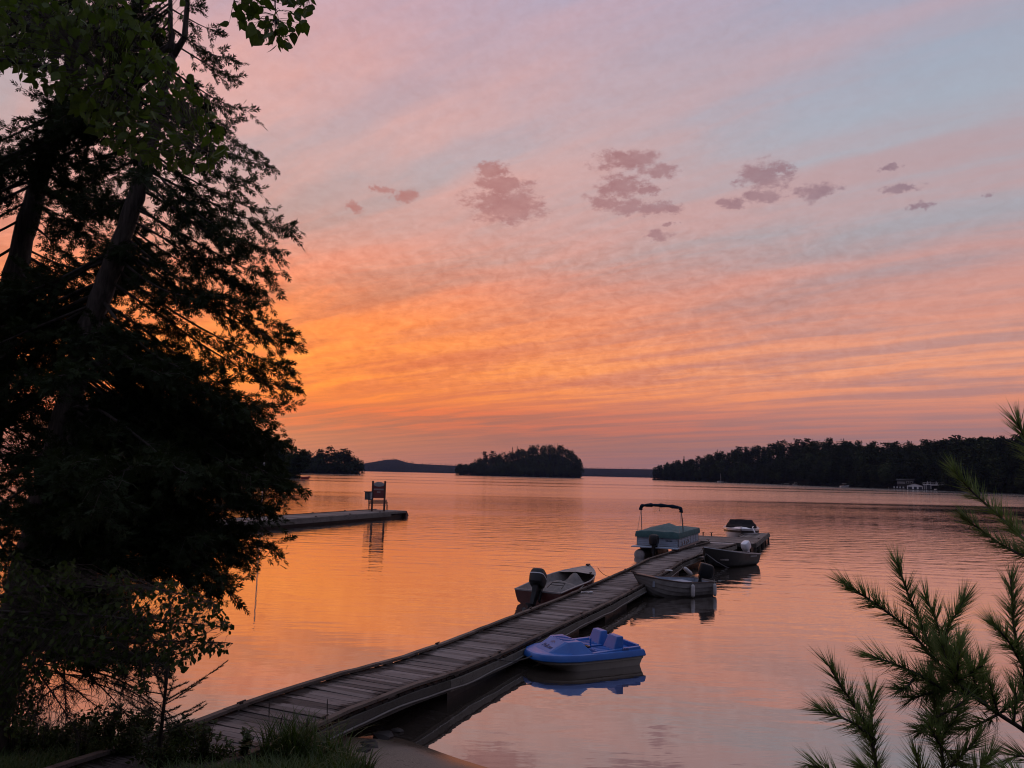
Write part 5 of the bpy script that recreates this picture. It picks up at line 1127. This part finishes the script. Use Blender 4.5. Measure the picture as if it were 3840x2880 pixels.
polyLow = [(-60, 2120), (60, 2060), (150, 2150), (260, 2090), (350, 2180), (450, 2110), (540, 2200), (640, 2160), (740, 2220), (830, 2260), (850, 2330), (885, 2345), (860, 2375), (790, 2335), (770, 2390), (875, 2412), (862, 2442), (770, 2450), (690, 2515), (640, 2500), (575, 2480), (560, 2590), (520, 2595), (495, 2480), (450, 2535), (330, 2490), (200, 2520), (80, 2560), (-60, 2640)]
q = in_poly(polyLow, 2500, rg); P3 = np.array([at(x, y, 6.9+rg.normal()*.45) for x, y in q])
q = in_poly([(-60, 2400), (60, 2420), (150, 2600), (130, 2740), (-60, 2760)], 320, rg); P3 = np.concatenate([P3, np.array([at(x, y, 7.2+rg.normal()*.3) for x, y in q])])
tb1 = np.array([-6.6, 6.6, float(ground_z(-6.6, 6.6))])
b2 = empty('low_birch_tree', 'low broadleaf branch of small dark leaves hanging over the water at lower left', 'tree', tuple(tb1))
MB().tube([(0, 0, -.2), (.1, 0, 1.2), (0, .1, 2.6), (-.1, .1, 5)], [.1, .085, .07, .03], 10).build('trunk', M['bark'], b2, smooth='all')
limbs(b2, tb1, [[(-850, 2500, -.3), (-200, 2280, 0), (330, 2300, 0), (610, 2325, .1), (880, 2345, 0)], [(-850, 2560, -.3), (-100, 2330, 0), (420, 2400, .1), (640, 2410, 0), (872, 2420, 0)], [(-850, 2600, -.2), (0, 2380, 0), (300, 2470, .2), (480, 2550, .1)], [(-200, 2280, 0), (250, 2180, .2), (600, 2200, 0), (800, 2250, 0)], [(420, 2400, .1), (520, 2470, 0), (545, 2590, 0)]], 6.9, .022, rg, P3)
leaves(b2, tb1, P3, .052, rg, 300, M['shaded_leaf'])  # low birch leaves, their shade carried by the darker leaf colour

# ---- young fir
rg = np.random.default_rng(51); Yf = 8.4
fb, ft = at(598, 2800, Yf), at(642, 2262, Yf); fir = empty('fir_sapling', 'slender young fir with sparse upswept boughs beside the dock landing', 'tree', tuple(fb))
MB().tube([tuple(fb-fb), tuple((ft-fb)*.5+[.02, 0, 0]), tuple(ft-fb)], [.022, .014, .004], 7).build('trunk', M['twig'], fir, smooth='all')
nd, npn, ns = [], [], []
for k in range(34):
    u = .1+.86*k/33; p0 = fb+(ft-fb)*u; a = rg.random()*2*PI; l_ = (.24+.38*rg.random())*(1.1-u)**.7+.06
    dr = np.array([math.cos(a), math.sin(a)*.8, .25+.2*rg.random()])
    if k == 8: dr = np.array([1., .1, .52]); l_ = .72
    if k == 10: dr = np.array([-1., -.1, .12]); l_ = .55
    dr /= np.linalg.norm(dr); n = 8; s_ = np.linspace(0, 1, n)[:, None]; B_ = p0+dr*l_*s_+np.array([0, 0, .12*l_])*s_**2
    MB().tube([tuple(p-fb) for p in B_], list(np.linspace(.006, .002, n)), 5).build('bough', M['twig'], fir)
    subs = [(B_, l_)]
    for j in range(3, 8):
        sd = np.cross(dr, [0, 0, 1.])*(1 if j % 2 else -1); d2 = dr*.7+sd*.7; l2 = l_*.36*(1.1-j/9); subs.append((B_[j-1]+d2*l2*np.linspace(0, 1, 5)[:, None], l2))
    for Bs, ls in subs:
        m_ = max(14, int(ls/.0018)); s2 = rg.random(m_)*(len(Bs)-1); i0 = np.minimum(s2.astype(int), len(Bs)-2); f_ = (s2-i0)[:, None]; pp = Bs[i0]*(1-f_)+Bs[i0+1]*f_; tg = Bs[i0+1]-Bs[i0]; tg /= np.linalg.norm(tg, axis=1, keepdims=True)
        sd = np.cross(tg, [0, 0, 1.]); sd *= np.where(rg.random((m_, 1)) < .5, 1, -1); nd.append(tg*.5+sd*.8+np.array([0, 0, .3])+rg.normal(size=(m_, 3))*.25); npn.append(pp); ns.append(.026+.014*rg.random(m_))
NEED_V = np.array([(0, .5, 0), (0, -.25, .43), (0, -.25, -.43), (1., 0, 0)]); NEED_F = np.array([(0, 1, 3), (1, 2, 3), (2, 0, 3)])
def needles(name, P, Dr, Ln, rad, mat_, root, base, rg):
    Fr = frames(Dr, rg.random(len(P))*2*PI); Mx = Fr*np.stack([Ln, np.full(len(P), rad), np.full(len(P), rad)], 1)[:, None, :]
    V, Fq = inst(NEED_V, NEED_F, Mx, P-base); o = raw(name, V, Fq, mat_, root); o['kind'] = 'stuff'; return o
needles('needles', np.concatenate(npn), np.concatenate(nd), np.concatenate(ns), .0042, M['fir'], fir, fb, rg)

# ---- white pine at the right
rg = np.random.default_rng(61)
pb = np.array([2.05, 2.35, float(ground_z(2.05, 2.35))]); pine = empty('pine_sapling', 'young white pine with long needle tufts filling the lower right corner', 'tree', tuple(pb))
MB().tube([(0, 0, -.1), (.02, .02, .6), (-.02, .04, 1.3), (.0, .05, 2.1), (.02, .05, 2.9)], [.035, .03, .024, .016, .006], 9).build('trunk', M['bark'], pine, smooth='all')
SH = [  # pixel paths, base to tip, with distance
 [(4100, 2960, 2.4), (3840, 2737, 2.45), (3744, 2678, 2.48), (3583, 2560, 2.52), (3507, 2476, 2.55), (3400, 2350, 2.55), (3320, 2290, 2.55), (3240, 2235, 2.55), (3128, 2165, 2.55)],
 [(3507, 2476, 2.55), (3450, 2330, 2.6), (3406, 2231, 2.6), (3375, 2140, 2.6), (3342, 2064, 2.6)], [(3560, 2500, 2.5), (3524, 2366, 2.5), (3490, 2280, 2.5), (3450, 2205, 2.5)], [(3545, 2480, 2.5), (3550, 2358, 2.48), (3600, 2280, 2.45), (3634, 2215, 2.45)],
 [(3583, 2560, 2.5), (3567, 2484, 2.45), (3590, 2420, 2.4), (3612, 2375, 2.4)], [(3560, 2600, 2.5), (3507, 2568, 2.45), (3440, 2526, 2.4), (3330, 2480, 2.4), (3214, 2445, 2.4)],
 [(3300, 2960, 2.4), (3263, 2737, 2.4), (3200, 2640, 2.4), (3145, 2560, 2.4), (3079, 2444, 2.4)], [(3290, 2780, 2.4), (3200, 2710, 2.35), (3145, 2687, 2.35), (3037, 2648, 2.35)], [(3280, 2800, 2.4), (3263, 2687, 2.42), (3270, 2620, 2.42), (3263, 2548, 2.42)],
 [(3160, 2930, 2.3), (3085, 2880, 2.3), (3004, 2862, 2.3)], [(3520, 2590, 2.5), (3474, 2602, 2.45), (3383, 2630, 2.4)], [(3900, 2620, 2.5), (3832, 2492, 2.5), (3803, 2366, 2.5), (3795, 2230, 2.5), (3787, 2115, 2.5)], [(3832, 2492, 2.5), (3780, 2400, 2.45), (3694, 2310, 2.45)],
 [(3545, 2960, 2.5), (3530, 2800, 2.5), (3507, 2661, 2.5), (3490, 2560, 2.52), (3482, 2460, 2.55)], [(4100, 2000, 2.4), (3930, 1800, 2.35), (3850, 1660, 2.35), (3788, 1524, 2.35)], [(4150, 2300, 2.5), (3900, 2080, 2.7), (3820, 2003, 2.8), (3710, 1902, 2.85), (3634, 1834, 2.9), (3552, 1728, 2.9)],
 [(3900, 2080, 2.7), (3840, 2088, 2.7), (3744, 2037, 2.75), (3643, 1961, 2.8), (3569, 1912, 2.8)], [(3744, 2678, 2.45), (3720, 2600, 2.4), (3705, 2520, 2.4)], [(3800, 2720, 2.4), (3810, 2620, 2.4), (3800, 2540, 2.4)], [(3560, 2880, 2.45), (3640, 2800, 2.4), (3690, 2740, 2.4)],
 [(3600, 2960, 2.4), (3680, 2880, 2.35), (3740, 2790, 2.35)], [(3480, 2960, 2.4), (3440, 2860, 2.4), (3430, 2770, 2.4)], [(3330, 2980, 2.3), (3280, 2900, 2.3), (3190, 2850, 2.3)], [(3900, 2860, 2.3), (3820, 2830, 2.3), (3760, 2860, 2.3)], [(3860, 2950, 2.2), (3800, 2900, 2.2), (3700, 2870, 2.2)], [(3583, 2560, 2.5), (3650, 2520, 2.4), (3720, 2470, 2.35)],
 [(3440, 2526, 2.4), (3400, 2580, 2.35), (3340, 2600, 2.3)], [(3530, 2760, 2.5), (3580, 2700, 2.45), (3620, 2630, 2.4)], [(3510, 2700, 2.5), (3460, 2740, 2.4), (3400, 2740, 2.4)], [(4000, 2420, 2.5), (3900, 2330, 2.5), (3845, 2250, 2.5)]]
for k in range(20):
    bx0, by0 = [(3583, 2560), (3744, 2678), (3830, 2735), (3530, 2800), (3510, 2690), (3840, 2600), (3690, 2640), (3650, 2610)][k % 8]; a = -1.5+1.3*rg.normal()*.6; L0 = 130+90*rg.random(); d0 = 2.3+.35*rg.random()
    SH.append([(bx0, by0, d0+.05), (bx0+math.cos(a)*L0*.5, by0+math.sin(a)*L0*.5+10, d0), (bx0+math.cos(a)*L0, by0+math.sin(a)*L0, d0)])
for sh in SH:
    L_ = np.array([at(x, y, d+.12) for x, y, d in sh]); q = np.linspace(0, len(L_)-1, len(L_)*7); C = np.stack([np.interp(q, np.arange(len(L_)), L_[:, i]) for i in range(3)], 1)
    k = np.ones(5)/5; Cp = np.pad(C, ((2, 2), (0, 0)), 'edge'); C = np.stack([np.convolve(Cp[:, i], k, 'valid') for i in range(3)], 1)
    s = np.concatenate([[0], np.cumsum(np.linalg.norm(np.diff(C, axis=0), axis=1))]); kp = s < s[-1]-.035; C = C[kp]; s = s[kp]; Ls = s[-1]
    MB().tube([tuple(p-pb) for p in C], list(np.interp(s, [0, Ls], [min(.012, .004+.006*Ls), .0028])), 6).build('bough', M['twig'], pine, smooth='all')
    zone = min(Ls, .5); n = int(zone/.0023); sq = Ls-zone*rg.random(n)**1.05; fas = np.repeat(sq, 3)
    pp = np.stack([np.interp(fas, s, C[:, i]) for i in range(3)], 1); tg = np.stack([np.interp(np.minimum(fas+.01, Ls), s, C[:, i])-np.interp(fas-.01, s, C[:, i]) for i in range(3)], 1); tg /= np.linalg.norm(tg, axis=1, keepdims=True)
    a = np.repeat(rg.random(n)*2*PI, 3)+rg.normal(size=3*n)*.12; e1 = np.cross(tg, [0, 0, 1.]); e1 /= np.linalg.norm(e1, axis=1, keepdims=True); e2 = np.cross(tg, e1)
    tipf = np.clip((Ls-fas)/.10, 0, 1); ang_ = (.32+.52*tipf)+rg.normal(size=3*n)*.09
    Dr = tg*np.cos(ang_)[:, None]+(e1*np.cos(a)[:, None]+e2*np.sin(a)[:, None])*np.sin(ang_)[:, None]+np.array([0, 0, .12])
    needles('needle_tuft', pp, Dr, .06+.045*rg.random(3*n), .0028, M['needle'], pine, pb, rg)

# ---- bank grass, reeds and weeds
def blades(name, P, Hh, Wd, rg, mat_, lean=.35, segs=4, base=None):
    n = len(P); a = rg.random(n)*2*PI; ln = lean*(.3+rg.random(n)); u = np.linspace(0, 1, segs+1)
    dirx = np.stack([np.cos(a), np.sin(a), 0*a], 1); side = np.stack([-np.sin(a), np.cos(a), 0*a], 1)
    V = np.zeros((n, segs+1, 2, 3))
    for i, t_ in enumerate(u):
        c = P+dirx*(Hh*ln*t_**2.2)[:, None]+np.array([0, 0, 1.])*(Hh*(t_-.35*ln*t_**3))[:, None]; w = (Wd*(1-t_**1.6)*.5+.0004)[:, None]
        V[:, i, 0] = c-side*w; V[:, i, 1] = c+side*w
    f = np.array([(2*i, 2*i+1, 2*i+3, 2*i+2) for i in range(segs)])
    Fq = (f[None]+(np.arange(n)*2*(segs+1))[:, None, None]).reshape(-1, 4)
    V = V.reshape(-1, 3)
    return raw(name, V-(0 if base is None else base), Fq, mat_)
rg = np.random.default_rng(71); n = 34000
gxp = -9.5+8.0*rg.random(n); gyp = 6.2+5.*rg.random(n); dsh = np.interp(gxp, SHX, SHY)-gyp
cx = np.interp(gyp, CEN[:, 1], CEN[:, 0]); ok = (dsh > .1) & ~((np.abs(gxp-cx) < .95) & (gyp > 9.6)) & (gxp < -1.6) & ((gxp < -2.3) | (dsh > 1.9))
P = np.stack([gxp, gyp, ground_z(gxp, gyp)-.02], 1)[ok]; n = len(P); cl = .5+.9*(np.sin(P[:, 0]*2.3)*np.cos(P[:, 1]*1.9+1)*.5+.5)
o = blades('bank_grass', P, (.1+.2*rg.random(n))*cl*np.where((P[:, 0] > -5) & (P[:, 0] < -3.2), .55, 1.), .008+.010*rg.random(n), rg, M['grass'], .7); tag(o, 'dark grass covering the lake bank at lower left', kind='stuff')
def reed(px, py, Y, n, hgt, spread, label, seed):
    rg = np.random.default_rng(seed); c = at(px, py, Y); c[2] = float(ground_z(c[0], c[1])); root = empty('reed_clump', label, 'plant', tuple(c))
    r = spread*np.sqrt(rg.random(n)); a = rg.random(n)*2*PI; P = np.stack([c[0]+r*np.cos(a), c[1]+r*np.sin(a)*.7, 0*r], 1); P[:, 2] = ground_z(P[:, 0], P[:, 1])-.03
    o = blades('blade', P, hgt*(.55+.5*rg.random(n)), .016+.018*rg.random(n), rg, M['grass'], .85, 7, base=c); o.parent = root; o['kind'] = 'stuff'
    return root, c
reed(1175, 2850, 9.6, 260, .75, .5, 'lush clump of tall arching green blades beside the dock landing', 1)
reed(1060, 2860, 9.4, 130, .72, .28, 'upright clump of reeds left of the lush grass clump by the dock', 2)
reed(1320, 2860, 9.6, 130, .5, .28, 'shorter green clump at the edge of the wet sand', 3)
for k, (px, y0_, y1_, lab) in enumerate([(1008, 2800, 2630, 'leftmost thin seed stalk standing before the dock planks'), (1226, 2790, 2620, 'tallest thin seed stalk rising in front of the dock rail'), (1040, 2780, 2680, 'leaning brown seed head among the reeds by the dock'), (1150, 2790, 2690, 'middle thin stalk above the reed clump')]):
    a_ = at(px-(16 if k == 2 else 2), y0_+60, 9.5); b_ = at(px+(20 if k == 2 else 2), y1_, 9.5); st = empty('seed_stalk', lab, 'plant', tuple(a_)); d = b_-a_
    MB().tube([(0, 0, -.25), tuple(d*.5), tuple(d)], [.005, .004, .0025], 5).build('stem', M['grass'], st); MB().tube([tuple(d*.72), tuple(d*.8), tuple(d*.95), tuple(d)], [.003, .007, .006, .002], 6).build('seed_head', M['twig'], st)
def weed(px, py, Y, hgt, label, seed, yellow=False):
    rg = np.random.default_rng(seed); c = at(px, py, Y); c[2] = float(ground_z(c[0], c[1])); root = empty('weed_plant', label, 'plant', tuple(c)); P = []; D_ = []
    for k in range(12):
        a = rg.random()*2*PI; tp = np.array([math.cos(a)*(.22)*rg.random(), math.sin(a)*.22*rg.random(), hgt*(.7+.35*rg.random())]); MB().tube([(0, 0, -.05), tuple(tp*.5), tuple(tp)], [.006, .005, .002], 5).build('stem', M['twig'], root)
        m_ = 34; s_ = .15+.85*rg.random(m_); P.append(tp*s_[:, None]); b_ = rg.random(m_)*2*PI; D_.append(np.stack([np.cos(b_), np.sin(b_), .5+0*b_], 1))
    P = np.concatenate(P); D_ = np.concatenate(D_); V, Fq = inst(lv*np.array([1, .6, 1]), lf3, frames(D_, rg.normal(size=len(P))*.3)*(.05+.04*rg.random(len(P)))[:, None, None], P)
    o = raw('foliage', V, Fq, M['weed'], root); o['kind'] = 'stuff'
for k, (px, py, Y, h_, lab) in enumerate([(760, 2870, 9.2, .42, 'yellow-green leafy weed standing at the left edge of the dock landing'), (580, 2880, 8.9, .42, 'leafy weed growing at the foot of the young fir'), (480, 2870, 9.4, .4, 'low leafy weed left of the young fir'), (650, 2800, 9.9, .34, 'small leafy weed between the fir and the dock rail'),
                                          (300, 2840, 9.6, .4, 'leafy weed in the bank grass near the lower left'), (90, 2820, 9.8, .42, 'leafy weed at the far left of the bank'), (400, 2780, 10.2, .42, 'leafy weed at the water edge left of the fir'), (540, 2770, 10.2, .4, 'dense weed at the water edge just left of the fir stem'), (900, 2860, 9.3, .3, 'low weed before the dock planks')]):
    weed(px, py, Y, h_*1.35, lab, 80+k)
def shrub(px, py, Y, hgt, wid, label, seed):
    rg = np.random.default_rng(seed); c = at(px, py, Y); c[2] = float(ground_z(c[0], c[1])); root = empty('shrub', label, 'shrub', tuple(c)); P = []
    for k in range(16):
        a = rg.random()*2*PI; r_ = wid*rg.random()**.5; tp = np.array([math.cos(a)*r_, math.sin(a)*r_*.7, hgt*(.55+.5*rg.random())*(1-.3*r_/wid)]); mp = tp*.5+np.array([0, 0, .12*hgt]); MB().tube([(0, 0, -.05), tuple(mp), tuple(tp)], [.009, .006, .002], 5).build('stem', M['twig'], root)
        s_ = .25+.8*rg.random(46); Q = np.where(s_[:, None] < .5, mp*s_[:, None]*2, mp+(tp-mp)*(s_[:, None]*2-1)); P.append(Q+rg.normal(size=Q.shape)*.05)
    P = np.concatenate(P); V, Fq = inst(lv*np.array([1, .75, 1]), lf3, frames(rg.normal(size=P.shape)+np.array([0, 0, .2]), rg.random(len(P))*6)*(.04+.03*rg.random(len(P)))[:, None, None], P)
    o = raw('foliage', V, Fq, M['shaded_leaf'], root); o['kind'] = 'stuff'
shrub(55, 2760, 10.3, 1.25, .42, 'dark upright shrub at the left edge of the picture by the water', 1)
shrub(350, 2770, 10.4, .55, .4, 'low dark shrub at the water edge under the bare boughs', 2)
shrub(500, 2780, 10.2, .62, .38, 'dark shrub at the water edge just left of the young fir', 3)
shrub(690, 2790, 9.9, .42, .3, 'low dark shrub between the young fir and the dock rail', 4)
shrub(770, 2880, 9.3, .34, .3, 'dark shrub overlapping the left edge of the dock landing', 6)
shrub(620, 2890, 9.2, .4, .38, 'dark shrub in front of the young fir at the bottom edge', 7)
shrub(430, 2880, 9.5, .4, .4, 'dark shrub left of the fir at the bottom edge', 8)
shrub(200, 2790, 10.0, .45, .4, 'small dark shrub on the bank below the cedar trunk', 5)

# ---- unseen trees added behind the viewpoint to block the low rear sky
rg = np.random.default_rng(91); n = 46
xb = -40+80*rg.random(n); yb = -19-12*rg.random(n); P = np.stack([xb, yb, 2.4+0*xb], 1)
plant('rear_screen_wood', P, 11+6*rg.random(n), list(rg.choice(['spruce', 'pine', 'leafy'], n, p=[.3, .3, .4])), 'near', M['forest'], 'unseen mixed wood added behind the viewpoint to screen the low rear sky', 'forest')

# ---- evening air over the lake
hz = MB().box((0, 1900, 45), (9000, 4400, 96)).build('haze', None); tag(hz, 'thin evening haze over the lake', kind='stuff')
m = bpy.data.materials.new('haze_air'); m.use_nodes = True; t = NT(m.node_tree)
for n_ in list(t.n):
    if n_.type != 'OUTPUT_MATERIAL': t.n.remove(n_)
pv_ = t.n.new('ShaderNodeVolumePrincipled'); pv_.inputs['Color'].default_value = (.45, .55, 1., 1); pv_.inputs['Density'].default_value = .00004; pv_.inputs['Anisotropy'].default_value = .1
t.l.new(pv_.outputs[0], t.n['Material Output'].inputs['Volume']); hz.data.materials.append(m)
